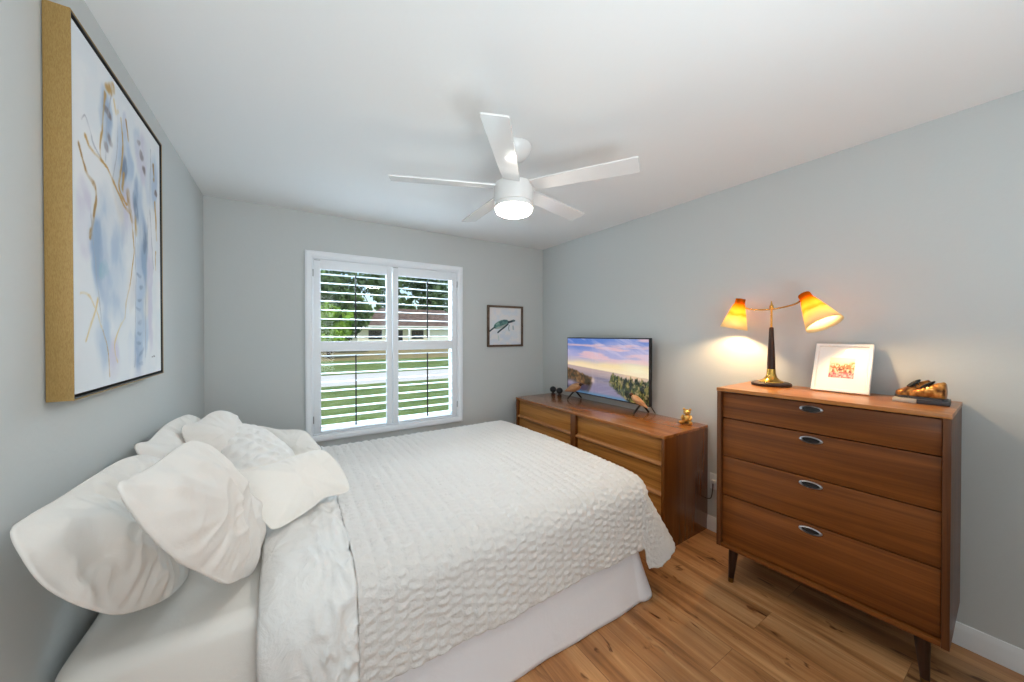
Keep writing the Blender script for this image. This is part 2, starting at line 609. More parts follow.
M['brass'] = plain('polished_brass', (214, 168, 84), 0.22, 1.0)
M['steel'] = plain('polished_steel', (180, 180, 184), 0.28, 1.0)
M['black'] = plain('black_metal', (18, 18, 20), 0.42, 0.0)
M['recess'] = plain('dark_recess', (20, 14, 12), 0.6)

# ------------------------------------------------------------------ tall chest of drawers
CH_LOC, CH_ROT = (2.345, 0.672, 0), R(2.6)
ch = thing('chest_of_drawers', 'tall walnut chest of four drawers on tapered legs under the lit lamp', 'chest of drawers', CH_LOC, (0, 0, CH_ROT))
D2, L2, Z0, Z1 = 0.222, 0.428, 0.198, 1.114
bm = BM()
box(bm, (-D2, -L2, Z0), (D2, -L2 + 0.022, Z1 - 0.019), 0.002); obj('side_panel', bm, M['chest_z_shaded'], ch)
bm = BM(); box(bm, (-D2, L2 - 0.022, Z0), (D2, L2, Z1 - 0.019), 0.002); obj('side_panel', bm, M['chest_z_shaded'], ch)
bm = BM(); box(bm, (-D2 - 0.003, -L2 - 0.002, Z1 - 0.019), (D2, L2 + 0.002, Z1), 0.003); obj('top', bm, M['chest_top_lit'], ch)
bm = BM(); box(bm, (-D2 + 0.004, -L2 + 0.022, Z0), (D2, L2 - 0.022, Z0 + 0.020), 0.002); obj('bottom_rail', bm, M['chest_y'], ch)
bm = BM(); box(bm, (-D2 + 0.05, -L2 + 0.022, Z0 + 0.02), (D2, L2 - 0.022, Z1 - 0.019)); obj('carcass', bm, M['recess'], ch)
bounds = [Z1 - 0.024, 0.940, 0.722, 0.498, Z0 + 0.024]
for i in range(4):
    zt, zb = bounds[i] - 0.002, bounds[i + 1] + 0.003
    yw = L2 - 0.024
    bm = BM()
    box(bm, (-D2 + 0.018, -yw, zb), (-D2 + 0.05, yw, zt), 0.003)
    d = obj('drawer', bm, M['chest_y'], ch)
    zc = zt - 0.030
    for nm, rr, mm in (('pull_ring', 1.0, M['steel']), ('pull_recess', 0.78, M['recess'])):
        bm = BM()
        if nm == 'pull_ring':
            n = 40
            rg = []
            for k in range(n):
                a = 2 * math.pi * k / n
                row = []
                for rad, out in ((1.0, 0.0), (0.98, 0.006), (0.88, 0.008), (0.76, 0.004), (0.74, -0.001)):
                    row.append(bm.verts.new((-D2 + 0.018 - out, 0.046 * rad * math.cos(a) + 0.001, zc + 0.0165 * (rad if rad > .9 else rad * 0.95) * math.sin(a))))
                rg.append(row)
            for k in range(n):
                for q in range(4):
                    bm.faces.new((rg[k][q], rg[(k + 1) % n][q], rg[(k + 1) % n][q + 1], rg[k][q + 1]))
        else:
            n = 32
            f = []
            for k in range(n):
                a = 2 * math.pi * k / n
                f.append((0.0355 * math.cos(a) + 0.001, zc + 0.0118 * math.sin(a)))
            prism(bm, f, 'x', -D2 + 0.0172, -D2 + 0.0192)
        o = obj(nm, bm, mm, d)
        o['label'] = 'bright oval drawer pull rim' if nm == 'pull_ring' else 'dark oval finger recess'
for sx in (-1, 1):
    for sy in (-1, 1):
        bm = BM()
        bx0, by0 = sx * (D2 - 0.045), sy * (L2 - 0.075)
        P0 = Vector((bx0, by0, Z0 + 0.002)); P1 = Vector((bx0 + sx * 0.008, by0 + sy * 0.012, 0.0))
        N = 20; prev = None
        rows = []
        for z, r in ((1.0, 0.023), (0.85, 0.0235), (0.5, 0.019), (0.18, 0.0145), (0.0, 0.0125)):
            c = P1.lerp(P0, z)
            rows.append([bm.verts.new(c + Vector((r * math.cos(2 * math.pi * k / N), r * math.sin(2 * math.pi * k / N), 0))) for k in range(N)])
        for i in range(4):
            for k in range(N): bm.faces.new((rows[i][k], rows[i][(k + 1) % N], rows[i + 1][(k + 1) % N], rows[i + 1][k]))
        bm.faces.new(rows[0]); bm.faces.new(rows[-1])
        lg = obj('leg', bm, M['darkwood'], ch)
        bm = BM()
        c0 = P1; c1 = P1.lerp(P0, 0.13)
        ra, rb = 0.0132, 0.0150
        r0 = [bm.verts.new(c0 + Vector((ra * math.cos(2 * math.pi * k / N), ra * math.sin(2 * math.pi * k / N), 0.0005))) for k in range(N)]
        r1 = [bm.verts.new(c1 + Vector((rb * math.cos(2 * math.pi * k / N), rb * math.sin(2 * math.pi * k / N), 0))) for k in range(N)]
        for k in range(N): bm.faces.new((r0[k], r0[(k + 1) % N], r1[(k + 1) % N], r1[k]))
        bm.faces.new(r0); bm.faces.new(r1)
        obj('ferrule', bm, plain('aged_brass_ferrule', (120, 92, 52), 0.4, 1.0) if sx == -1 and sy == -1 else bpy.data.materials['aged_brass_ferrule'], lg)

# ------------------------------------------------------------------ long low dresser
LW_LOC, LW_ROT = (2.311, 2.264, 0), R(0.8)
lw = thing('low_dresser', 'long low walnut dresser standing under the television', 'dresser', LW_LOC, (0, 0, LW_ROT))
D2, L2, Z1 = 0.266, 0.864, 0.759
bm = BM()
box(bm, (-D2, -L2, 0.0), (D2, -L2 + 0.022, Z1 - 0.020), 0.002); obj('side_panel', bm, M['low_z'], lw)
bm = BM(); box(bm, (-D2, L2 - 0.022, 0.0), (D2, L2, Z1 - 0.020), 0.002); obj('side_panel', bm, M['low_z'], lw)
bm = BM(); box(bm, (-D2 - 0.002, -L2 - 0.001, Z1 - 0.020), (D2, L2 + 0.001, Z1), 0.003); obj('top', bm, M['low_top'], lw)
bm = BM(); box(bm, (-D2 + 0.006, -0.030, 0.06), (D2, 0.030, Z1 - 0.02), 0.002); obj('center_stile', bm, M['low_z'], lw)
bm = BM(); box(bm, (-D2 + 0.03, -L2 + 0.022, 0.0), (-D2 + 0.05, L2 - 0.022, 0.066), 0.002); obj('plinth', bm, M['darkwood'], lw)
bm = BM(); box(bm, (-D2 + 0.06, -L2 + 0.022, 0.066), (D2, -0.03, Z1 - 0.02)); box(bm, (-D2 + 0.06, 0.03, 0.066), (D2, L2 - 0.022, Z1 - 0.02)); obj('carcass', bm, M['recess'], lw)
for y0, y1 in ((0.033, L2 - 0.024), (-L2 + 0.024, -0.033)):
    for zt, zb in ((Z1 - 0.026, 0.549), (0.541, 0.350), (0.342, 0.072)):
        bm = BM(); box(bm, (-D2 + 0.028, y0, zb + 0.018), (-D2 + 0.06, y1, zt), 0.003)
        d = obj('drawer', bm, M['low_y'], lw)
        bm = BM()
        prism(bm, [(-D2 + 0.030, zb + 0.030), (-D2 + 0.018, zb + 0.023), (-D2 + 0.007, zb + 0.019), (-D2 + 0.005, zb + 0.010), (-D2 + 0.009, zb + 0.003), (-D2 + 0.030, zb + 0.0)], 'y', y0, y1)
        o = obj('lip_pull', bm, M['lip'], d, angle=35); o['label'] = 'paler full-width lip pull along the drawer bottom'

# ------------------------------------------------------------------ television
TVX = 2.475
tv = thing('television', 'flat screen television showing a beach sunset on the low dresser', 'television', (TVX, 2.310, 0.759))
tw, tb, tt = 1.000, 0.831 - 0.759, 1.391 - 0.759
bm = BM(); box(bm, (-0.006, -tw / 2, tb), (0.028, tw / 2, tt), 0.003)
box(bm, (0.026, -tw / 2 + 0.12, tb + 0.03), (0.055, tw / 2 - 0.12, tb + 0.33), 0.01)
obj('casing', bm, plain('tv_black_plastic', (22, 22, 26), 0.35), tv)
def paint_tv(u, v):
    img = np.zeros(u.shape + (3,))
    n = fbm(u * 5, v * 9); n2 = fbm(u * 3 + 9, v * 16 + 4)
    hz = 0.50 - 0.10 * u               # the horizon of the picture dips to the right
    sky_t = np.clip((v - hz) / (1 - hz), 0, 1)
    top = np.array([88, 126, 205.]); mid = np.array([176, 172, 214.]); low = np.array([255, 226, 170.])
    a = sstep(0.05, 0.42, sky_t + 0.18 * (n - .5) - 0.18 * (u - .3))[..., None]
    b = sstep(0.35, 0.95, sky_t + 0.35 * (n - .5) - 0.35 * (u - 0.2))[..., None]
    img = (low * (1 - a) + mid * a) * (1 - b) + top * b
    img = img / 255.
    img = lay(img, 0.75 * sstep(0.52, 0.68, n2 + 0.10 * u) * sstep(0.15, 0.4, sky_t), (246, 196, 196))
    img = lay(img, 0.55 * sstep(0.50, 0.7, fbm(u * 4 + 2, v * 12 + u * 9)) * sstep(0.3, .6, sky_t), (214, 200, 226))
    g = np.exp(-(((u - 0.88) / 0.16) ** 2 + ((v - hz - 0.07) / 0.13) ** 2))
    img = lay(img, g, (255, 244, 205))
    img = lay(img, 0.7 * np.exp(-((v - hz - 0.03) / 0.035) ** 2), (255, 232, 196))
    sea = sstep(0.004, -0.006, v - hz)
    img = lay(img, sea, (150, 138, 150))
    img = lay(img, sea * sstep(hz - 0.16, hz - 0.03, v) * 0.55, (226, 190, 176))
    img = lay(img, sea * np.exp(-((u - 0.86) / 0.16) ** 2) * sstep(hz - 0.14, hz, v) * .8, (255, 214, 160))
    img = lay(img, sea * 0.6 * sstep(0.45, 0.62, fbm(u * 4, v * 30)) * sstep(hz - .02, hz - .14, v), (120, 112, 140))
    path = sstep(0.26, 0.20, v) * 0.8
    img = lay(img, path, (138, 128, 158))
    # left dune
    ed = 0.45 - 0.42 * u + 0.05 * (fbm(u * 40, v * 4) - .5)
    lo = 0.20 - 0.10 * u
    du = sstep(0.02, -0.02, v - ed) * sstep(0.41, 0.35, u + 0.3 * (0.3 - v))
    img = lay(img, du, (104, 72, 40))
    img = lay(img, du * sstep(0.40, 0.60, fbm(u * 46, v * 20)) * .9, (50, 40, 22))
    img = lay(img, du * sstep(0.62, 0.72, fbm(u * 60 + 5, v * 14)) * .7, (164, 122, 74))
    img = lay(img, du * sstep(0.03, -0.05, v - lo), (74, 66, 84))
    img = lay(img, du * np.exp(-(((u - .05) / .08) ** 2 + ((v - .16) / .06) ** 2)), (150, 142, 164))
    img = lay(img, np.exp(-(((u - .37) / .025) ** 2 + ((v - .26) / .05) ** 2)) * .8, (240, 214, 206))
    # right grass, spiky blades
    er = 0.41 - 0.16 * np.clip(u - 0.62, 0, 1) - 2.6 * np.clip(0.62 - u, 0, 1) + 0.16 * (fbm(u * 60, v * 3) - .5)
    lw_ = 0.36 - 1.35 * (u - 0.50)
    gr = sstep(0.015, -0.02, v - er) * sstep(-0.03, 0.05, v - lw_ + 0.10 * (fbm(u * 24, v * 24) - .5))
    img = lay(img, gr, (62, 70, 30))
    img = lay(img, gr * sstep(0.46, 0.58, fbm(u * 52, v * 12)), (122, 112, 52))
    img = lay(img, gr * sstep(0.50, 0.60, fbm(u * 60 + 3, v * 9 + 8)), (24, 30, 16))
    img = lay(img, gr * sstep(0.60, 0.70, fbm(u * 40 + 13, v * 20 + 8)) * .7, (176, 150, 104))
    img = lay(img, sstep(0.07, 0.01, v) * (1 - gr) * .8, (84, 132, 168))
    return img
mt = Matrix.Translation((-0.0066, 0, (tb + tt) / 2)) @ Matrix(((0, 0, -1, 0), (-1, 0, 0, 0), (0, 1, 0, 0), (0, 0, 0, 1)))
o = picture('screen', tw - 0.016, tt - tb - 0.020, 220, 130, paint_tv, colattr('tv_screen', 0.25, emit=0.95, coat=0.3), tv, mt)
o['label'] = 'lit screen with a sunset over dunes and sea'
for y in (0.400, -0.410):
    bm = BM()
    tube(bm, [(-0.080, y + 0.01, 0.006), (-0.045, y + .005, 0.040), (-0.012, y, 0.070), (0.010, y, 0.078), (0.030, y, 0.070), (0.060, y - .005, 0.040), (0.092, y - 0.01, 0.006)], 0.0085, 10, 4)
    obj('leg', bm, M['black'], tv)
bm = BM(); tube(bm, [(0.045, -0.42, 0.20), (0.060, -0.44, 0.10), (0.085, -0.470, 0.03), (0.100, -0.478, 0.006)], 0.004, 8, 5)
obj('power_cord', bm, M['black'], tv)

# ------------------------------------------------------------------ two small wooden birds before the screen
M['birdwood'] = wood('pale_bird_wood', (168, 112, 74), (206, 152, 106), (222, 174, 130), 'x', 2.0)
M['birddark'] = wood('dark_bird_wood', (60, 34, 22), (84, 50, 32), (104, 64, 42), 'x', 2.0)
def bird(loc, rotz, tilt, label, k=1.0):
    b = thing('wooden_bird', label, 'figurine', loc, (0, 0, rotz), 'wooden birds before the television')
    mt = Matrix.Translation((0, 0, 0.030)) @ Matrix.Rotation(tilt, 4, 'Y') @ Matrix.Scale(k, 4)
    bm = BM()
    prof = [(0.001, -0.105), (0.006, -0.095), (0.013, -0.07), (0.022, -0.035), (0.029, 0.0), (0.030, 0.03), (0.024, 0.058), (0.014, 0.074), (0.002, 0.080)]
    lathe(bm, prof, 18, mt @ Matrix.Rotation(math.pi / 2, 4, 'Y'))
    obj('body', bm, M['birdwood'], b)
    bm = BM(); blob(bm, mt @ Vector((0.090, 0, 0.006)), (0.019, 0.017, 0.017), 2)
    o = obj('head', bm, M['birddark'], b); o['label'] = 'darker brown head'
    bm = BM(); lathe(bm, [(0.005, 0.0), (0.0025, 0.016), (0.0004, 0.030)], 10, mt @ Matrix.Translation((0.104, 0, 0.004)) @ Matrix.Rotation(R(96), 4, 'Y'))
    obj('beak', bm, M['black'], b)
    return b
# each bird perches on the front arm of a television foot
bird((2.418, 2.660, 0.852), R(-92), R(-20), 'pale wooden bird perched at the far end of the television', 1.35)
bird((2.412, 1.870, 0.848), R(94), R(-28), 'pale wooden bird perched at the near end of the television', 0.92)

# ------------------------------------------------------------------ two black round-headed figurines
def knob(loc, label):
    k = thing('round_figurine', label, 'figurine', loc, (0, 0, 0), 'black figurines in the dresser corner')
    bm = BM(); lathe(bm, [(0.024, 0.0), (0.025, 0.006), (0.017, 0.014), (0.013, 0.022), (0.014, 0.028)], 24); obj('base', bm, plain('dark_turned_base', (42, 24, 16), .35) if 'dark_turned_base' not in bpy.data.materials else bpy.data.materials['dark_turned_base'], k)
    bm = BM(); blob(bm, (0, 0, 0.054), (0.036, 0.036, 0.034), 3); obj('head', bm, M['black'], k)
knob((2.475, 3.050, 0.759), 'black ball figurine nearest the back wall on the low dresser')
knob((2.470, 2.935, 0.759), 'black ball figurine between its twin and the television')

# ------------------------------------------------------------------ golden seated bear
br = thing('bear_figurine', 'little golden seated bear at the near end of the low dresser', 'figurine', (2.490, 1.505, 0.759), (0, 0, R(200)))
gold = plain('gilded_resin', (226, 178, 98), 0.34, 0.55)
bm = BM()
blob(bm, (0, 0, 0.040), (0.024, 0.026, 0.032), 3)
blob(bm, (0.004, 0, 0.088), (0.023, 0.025, 0.022), 3)
blob(bm, (0.024, 0, 0.083), (0.011, 0.011, 0.009), 2)
for s in (-1, 1):
    blob(bm, (-0.004, s * 0.021, 0.107), (0.006, 0.009, 0.009), 2)
    tube(bm, [(0.004, s * 0.018, 0.018), (0.024, s * 0.030, 0.014), (0.044, s * 0.034, 0.014), (0.050, s * 0.034, 0.024)], lambda t: 0.013 - 0.002 * t, 10, 4)
    tube(bm, [(0.002, s * 0.023, 0.062), (0.018, s * 0.030, 0.046), (0.034, s * 0.020, 0.038)], lambda t: 0.0095, 10, 4)
obj('bear', bm, gold, br)
bm = BM(); lathe(bm, [(0.034, 0.0), (0.035, 0.004), (0.030, 0.009)], 28, Matrix.Translation((0.008, 0, 0))); obj('base', bm, plain('bronze_base', (120, 78, 40), 0.4, 0.6), br)
bm = BM()
for s in (-1, 1): blob(bm, (0.026, s * 0.009, 0.093), (0.003, 0.003, 0.003), 1)
blob(bm, (0.034, 0, 0.087), (0.003, 0.004, 0.003), 1)
obj('eyes_and_nose', bm, M['black'], br)

# ------------------------------------------------------------------ wall socket with plug between the dressers
ps = thing('wall_socket', 'white wall socket with a white plug between the two dressers', 'socket', (ROOM_XR - 0.0005, 1.352, 0.36))
bm = BM(); box(bm, (-0.007, -0.036, -0.057), (0.0, 0.036, 0.057), 0.003); obj('plate', bm, M['trim'], ps)
bm = BM(); box(bm, (-0.036, -0.012, -0.006), (-0.007, 0.012, 0.018), 0.005); obj('plug', bm, M['trim'], ps)
bm = BM(); tube(bm, [(-0.030, 0, -0.004), (-0.030, 0.002, -0.05), (-0.026, 0.016, -0.115), (-0.02, 0.05, -0.133), (-0.016, 0.07, -0.134)], 0.0035, 8, 5); obj('cord', bm, M['black'], ps)

# ------------------------------------------------------------------ double lamp on the chest
CT = 1.114
LX, LY = 2.462, 0.957
lp = thing('table_lamp', 'lit two-armed table lamp with amber cone shades on the tall chest', 'lamp', (LX, LY, CT))
bm = BM(); lathe(bm, [(0.098, 0.0), (0.101, 0.006), (0.099, 0.015), (0.088, 0.021), (0.060, 0.022)], 48); obj('base', bm, M['darkwood'], lp)
bm = BM(); lathe(bm, [(0.064, 0.021), (0.062, 0.026), (0.042, 0.036), (0.030, 0.050), (0.024, 0.070), (0.022, 0.098), (0.018, 0.102)], 40)
o = obj('brass_collar', bm, M['brass'], lp)
bm = BM(); lathe(bm, [(0.021, 0.100), (0.0205, 0.14), (0.016, 0.24), (0.0115, 0.345), (0.009, 0.350)], 32); obj('stem', bm, M['darkwood'], lp)
bm = BM(); lathe(bm, [(0.0055, 0.348), (0.0055, 0.455), (0.010, 0.458), (0.011, 0.470), (0.010, 0.482), (0.006, 0.486), (0.0035, 0.500), (0.0025, 0.508)], 20); obj('rod', bm, M['brass'], lp)
def shade_mat():
    t = NT('amber_fibreglass_shade')
    c = t.n('TexCoord')
    sp = t.n('SeparateXYZ'); t.l(c.outputs['Object'], sp.inputs[0])
    nz = t.n('TexNoise', i_Scale=22.0, i_Detail=3.0); t.l(c.outputs['Object'], nz.inputs['Vector'])
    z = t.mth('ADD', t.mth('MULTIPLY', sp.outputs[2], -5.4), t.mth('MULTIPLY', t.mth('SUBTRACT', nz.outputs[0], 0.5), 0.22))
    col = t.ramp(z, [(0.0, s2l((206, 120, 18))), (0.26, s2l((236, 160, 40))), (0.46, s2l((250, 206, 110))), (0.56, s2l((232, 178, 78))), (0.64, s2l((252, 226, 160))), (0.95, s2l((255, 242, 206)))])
    tl = t.n('BsdfTranslucent'); df = t.n('BsdfDiffuse')
    t.l(col, tl.inputs[0]); t.l(col, df.inputs[0])
    mx = t.n('MixShader'); mx.inputs[0].default_value = 0.72
    t.l(df.outputs[0], mx.inputs[1]); t.l(tl.outputs[0], mx.inputs[2])
    t.l(mx.outputs[0], t.out.inputs[0])
    return t.m
SHM = shade_mat()
def rot_to(d):
    return Vector((0, 0, -1)).rotation_difference(Vector(d)).to_matrix().to_4x4()
bulb_m = NT('warm_bulb'); bulb_m.b.inputs['Emission Color'].default_value = (1.0, 0.72, 0.40, 1); bulb_m.b.inputs['Emission Strength'].default_value = 14.0
LAMP_W = 17.0
def shade(top, axis, Rb, k):
    """cone shade: socket end at `top` (lamp-local), opening along `axis`"""
    mt = Matrix.Translation(top) @ rot_to(axis)
    bm = BM()
    prof = [(0.0265, 0.0), (0.028, -0.004), (0.029, -0.034), (0.034, -0.042), (0.034 + (Rb - .034) * .5, -0.118), (Rb, -0.194)]
    lathe(bm, prof, 48, capped=False)
    top_ring = [v for v in bm.verts if abs(v.co.z) < 1e-6]
    me = bpy.data.meshes.new('lamp_shade'); bm.to_mesh(me); bm.free(); smooth(me, 30)
    o = link('lamp_shade', me, SHM, lp)
    o.matrix_local = mt
    md = o.modifiers.new('thickness', 'SOLIDIFY'); md.thickness = 0.0016; md.offset = 1
    bm = BM(); lathe(bm, [(0.012, 0.002), (0.025, -0.001), (0.026, -0.008), (0.016, -0.014), (0.014, -0.04)], 20)
    obj('socket', bm, M['brass'], o)
    bm = BM()
    blob(bm, (0, 0, -0.074), (0.021, 0.021, 0.028), 3, None); lathe(bm, [(0.012, -0.03), (0.014, -0.06)], 16)
    bo = obj('bulb', bm, bulb_m.m, o)
    d = bpy.data.lights.new('bulb_light', 'POINT'); d.energy = LAMP_W * k; d.color = (1.0, 0.66, 0.32); d.shadow_soft_size = 0.018
    l = bpy.data.objects.new('bulb_light', d); COL.objects.link(l); l.parent = o; l.location = (0, 0, -0.140)
def LL(p): return (p[0] - LX, p[1] - LY, p[2] - CT)
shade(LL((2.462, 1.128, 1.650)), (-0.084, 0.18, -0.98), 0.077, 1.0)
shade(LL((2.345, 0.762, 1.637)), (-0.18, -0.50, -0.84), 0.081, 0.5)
bm = BM()
tube(bm, [LL((2.462, 1.110, 1.600)), LL((2.462, 1.085, 1.583)), LL((2.462, 1.02, 1.573)), LL((2.462, 0.957, 1.573)), LL((2.43, 0.88, 1.580)), LL((2.385, 0.815, 1.590)), LL((2.362, 0.785, 1.602))], 0.0048, 10, 6)
obj('arms', bm, M['brass'], lp)

# ------------------------------------------------------------------ white photo frame on the chest
ANG = R(21)
pf = thing('photo_frame', 'white tabletop photo frame leaning on the tall chest beside the lamp', 'photo frame', (2.450, 0.6430, CT), (0, 0, R(1.5)))
mt0 = Matrix.Rotation(ANG, 4, 'Y')
fw, fh, fb, fd = 0.232, 0.268, 0.016, 0.018
bm = BM()
pr = [(0, 0.002), (0, -fd + .004), (0.002, -fd + .002), (fb - .003, -fd + .002), (fb, -fd + .006), (fb, 0.002)]
rings = []
for (cy, cz), (iy, iz) in zip([(-fw / 2, 0), (fw / 2, 0), (fw / 2, fh), (-fw / 2, fh)], [(1, 1), (-1, 1), (-1, -1), (1, -1)]):
    rings.append([bm.verts.new(mt0 @ Vector((b, cy + iy * a, cz + iz * a))) for a, b in pr])
for i in range(4):
    A, B = rings[i], rings[(i + 1) % 4]
    for k in range(len(pr)): bm.faces.new((A[k], A[(k + 1) % len(pr)], B[(k + 1) % len(pr)], B[k]))
obj('frame', bm, plain('white_lacquer', (244, 242, 238), 0.3), pf, angle=25)
def paint_photo(u, v):
    img = np.ones(u.shape + (3,)) * np.array([246, 244, 240]) / 255
    a, b = (u - 0.25) / 0.5, (v - 0.27) / 0.47
    inside = ((a > 0) & (a < 1) & (b > 0) & (b < 1)).astype(float)
    n = fbm(u * 24, v * 24); n2 = fbm(u * 40 + 5, v * 30)
    ph = np.ones(u.shape + (3,)) * np.array([246, 200, 170]) / 255
    ph = lay(ph, sstep(.55, .95, b), (250, 232, 205))
    ph = lay(ph, sstep(.42, .55, n) * sstep(.35, .45, b) * sstep(.85, .72, b) * np.clip(sstep(.45, .65, np.abs(a - .42) + .12), 0, 1), (116, 122, 52))
    ph = lay(ph, sstep(.40, .56, n2) * sstep(.22, .32, b) * sstep(.78, .6, b) * sstep(.5, .3, np.abs(a - .5)), (232, 112, 62))
    ph = lay(ph, sstep(.52, .62, n) * sstep(.15, .3, b) * sstep(.62, .5, b), (120, 62, 40))
    ph = lay(ph, sstep(.30, .12, b), (240, 140, 130))
    ph = lay(ph, sstep(.50, .6, n2) * sstep(.34, .2, b), (206, 62, 84))
    ph = lay(ph, sstep(.52, .62, n) * sstep(.3, .1, b) * .8, (250, 214, 206))
    return img * (1 - inside[..., None]) + ph * inside[..., None]
mt = mt0 @ Matrix.Translation((-0.006, 0, fh / 2)) @ Matrix(((0, 0, -1, 0), (-1, 0, 0, 0), (0, 1, 0, 0), (0, 0, 0, 1)))
o = picture('photo', fw - 2 * fb + .004, fh - 2 * fb + .004, 110, 110, paint_photo, colattr('photo_print', 0.35, coat=0.4), pf, mt)
o['label'] = 'small coral and green photo in a wide white mat'
bm = BM(); box(bm, (-0.004, -fw / 2 + .004, 0.004), (0.003, fw / 2 - .004, fh - .004), 0, mtx=mt0)
prism(bm, [(0.080, 0.195), (0.085, 0.198), (0.108, 0.003), (0.102, 0.0005)], 'y', -0.03, 0.03)
obj('backing_easel', bm, M['black'], pf)

# ------------------------------------------------------------------ bronzed baby shoes on a plinth
sc_ = thing('bronzed_shoes', 'pair of bronzed baby shoes on a flat plinth at the chest corner', 'sculpture', (2.415, 0.350, CT), (0, 0, R(5)))
bronze = NT('bronzed_leather')
co = bronze.coord(); nz = bronze.n('TexNoise', i_Scale=38.0, i_Detail=4.0); bronze.l(co, nz.inputs['Vector'])
bronze.l(bronze.ramp(nz.outputs[0], [(0.36, s2l((92, 48, 20))), (0.52, s2l((186, 118, 52))), (0.70, s2l((236, 178, 100)))]), bronze.b.inputs['Base Color'])
bronze.b.inputs['Metallic'].default_value = 0.75; bronze.b.inputs['Roughness'].default_value = 0.3
bronze.bump(nz.outputs[0], 0.5, 0.006)
slate = plain('dark_slate', (62, 60, 64), 0.45, bump=0.2, bscale=90)
pale = plain('pale_marble', (206, 196, 178), 0.4, var=0.15, bscale=70)
bm = BM(); box(bm, (-0.062, -0.082, 0.0), (0.062, 0.012, 0.019), 0.003); obj('plinth', bm, slate, sc_)
bm = BM(); box(bm, (-0.062, 0.012, 0.0), (0.062, 0.086, 0.017), 0.003); o = obj('plinth_tile', bm, pale, sc_); o['label'] = 'paler half of the plinth'
def shoe(mtx):
    """ankle-high baby shoe along local +x (toe), heel at -x"""
    bm = BM()
    secs = [(-0.045, 0.016, 0.050, 0.004), (-0.040, 0.021, 0.056, 0.001), (-0.022, 0.022, 0.052, 0.0), (-0.004, 0.021, 0.046, 0.0), (0.014, 0.022, 0.036, 0.0), (0.032, 0.024, 0.029, 0.0), (0.048, 0.021, 0.023, 0.001), (0.056, 0.012, 0.016, 0.003)]
    N = 18; rows = []
    for x, w, h, z0 in secs:
        row = []
        for k in range(N):
            a = 2 * math.pi * k / N
            ca, sa = math.cos(a), math.sin(a)
            yy = w * (abs(ca) ** 0.75) * (1 if ca >= 0 else -1) * (1 if sa < 0.2 else (1 - 0.42 * max(0, (h - .03) / .03) * max(0, sa)))
            zz = z0 + h * 0.5 + h * 0.5 * (abs(sa) ** 0.8) * (1 if sa >= 0 else -1)
            row.append(bm.verts.new(mtx @ Vector((x, yy, zz))))
        rows.append(row)
    for i in range(len(rows) - 1):
        for k in range(N): bm.faces.new((rows[i][k], rows[i][(k + 1) % N], rows[i + 1][(k + 1) % N], rows[i + 1][k]))
    bm.faces.new(rows[0]); bm.faces.new(rows[-1])
    s = obj('shoe', bm, bronze.m, sc_, angle=70)
    bm = BM()                                   # sole
    outl = []
    for x, w, h, z0 in secs: outl.append((x * 1.04, w * 1.08))
    pts = outl + [(x, -y) for x, y in reversed(outl)]
    vs = prism(bm, pts, 'z', -0.001, 0.006)
    for v in vs: v.co = mtx @ v.co
    obj('sole', bm, slate, s)
    bm = BM()                                   # tongue and laces, dark
    vs = blob(bm, (0.004, 0, 0.047), (0.022, 0.013, 0.006), 2)
    for v in vs:
        v.co.z -= (v.co.x - 0.0) * 0.55; v.co = mtx @ v.co
    for q in range(3):
        x = -0.004 + q * 0.010
        tube(bm, [mtx @ Vector((x, -0.018, 0.040 - q * .007)), mtx @ Vector((x + .004, 0, 0.052 - q * .0065)), mtx @ Vector((x, 0.018, 0.040 - q * .007))], 0.002, 6, 4)
    obj('tongue', bm, M['recess'], s)
SZ = Matrix.Diagonal((1.08, 1.15, 1.42, 1))
shoe(Matrix.Translation((-0.020, -0.022, 0.020)) @ Matrix.Rotation(R(75), 4, 'Z') @ SZ)
shoe(Matrix.Translation((0.022, 0.022, 0.019)) @ Matrix.Rotation(R(118), 4, 'Z') @ SZ)
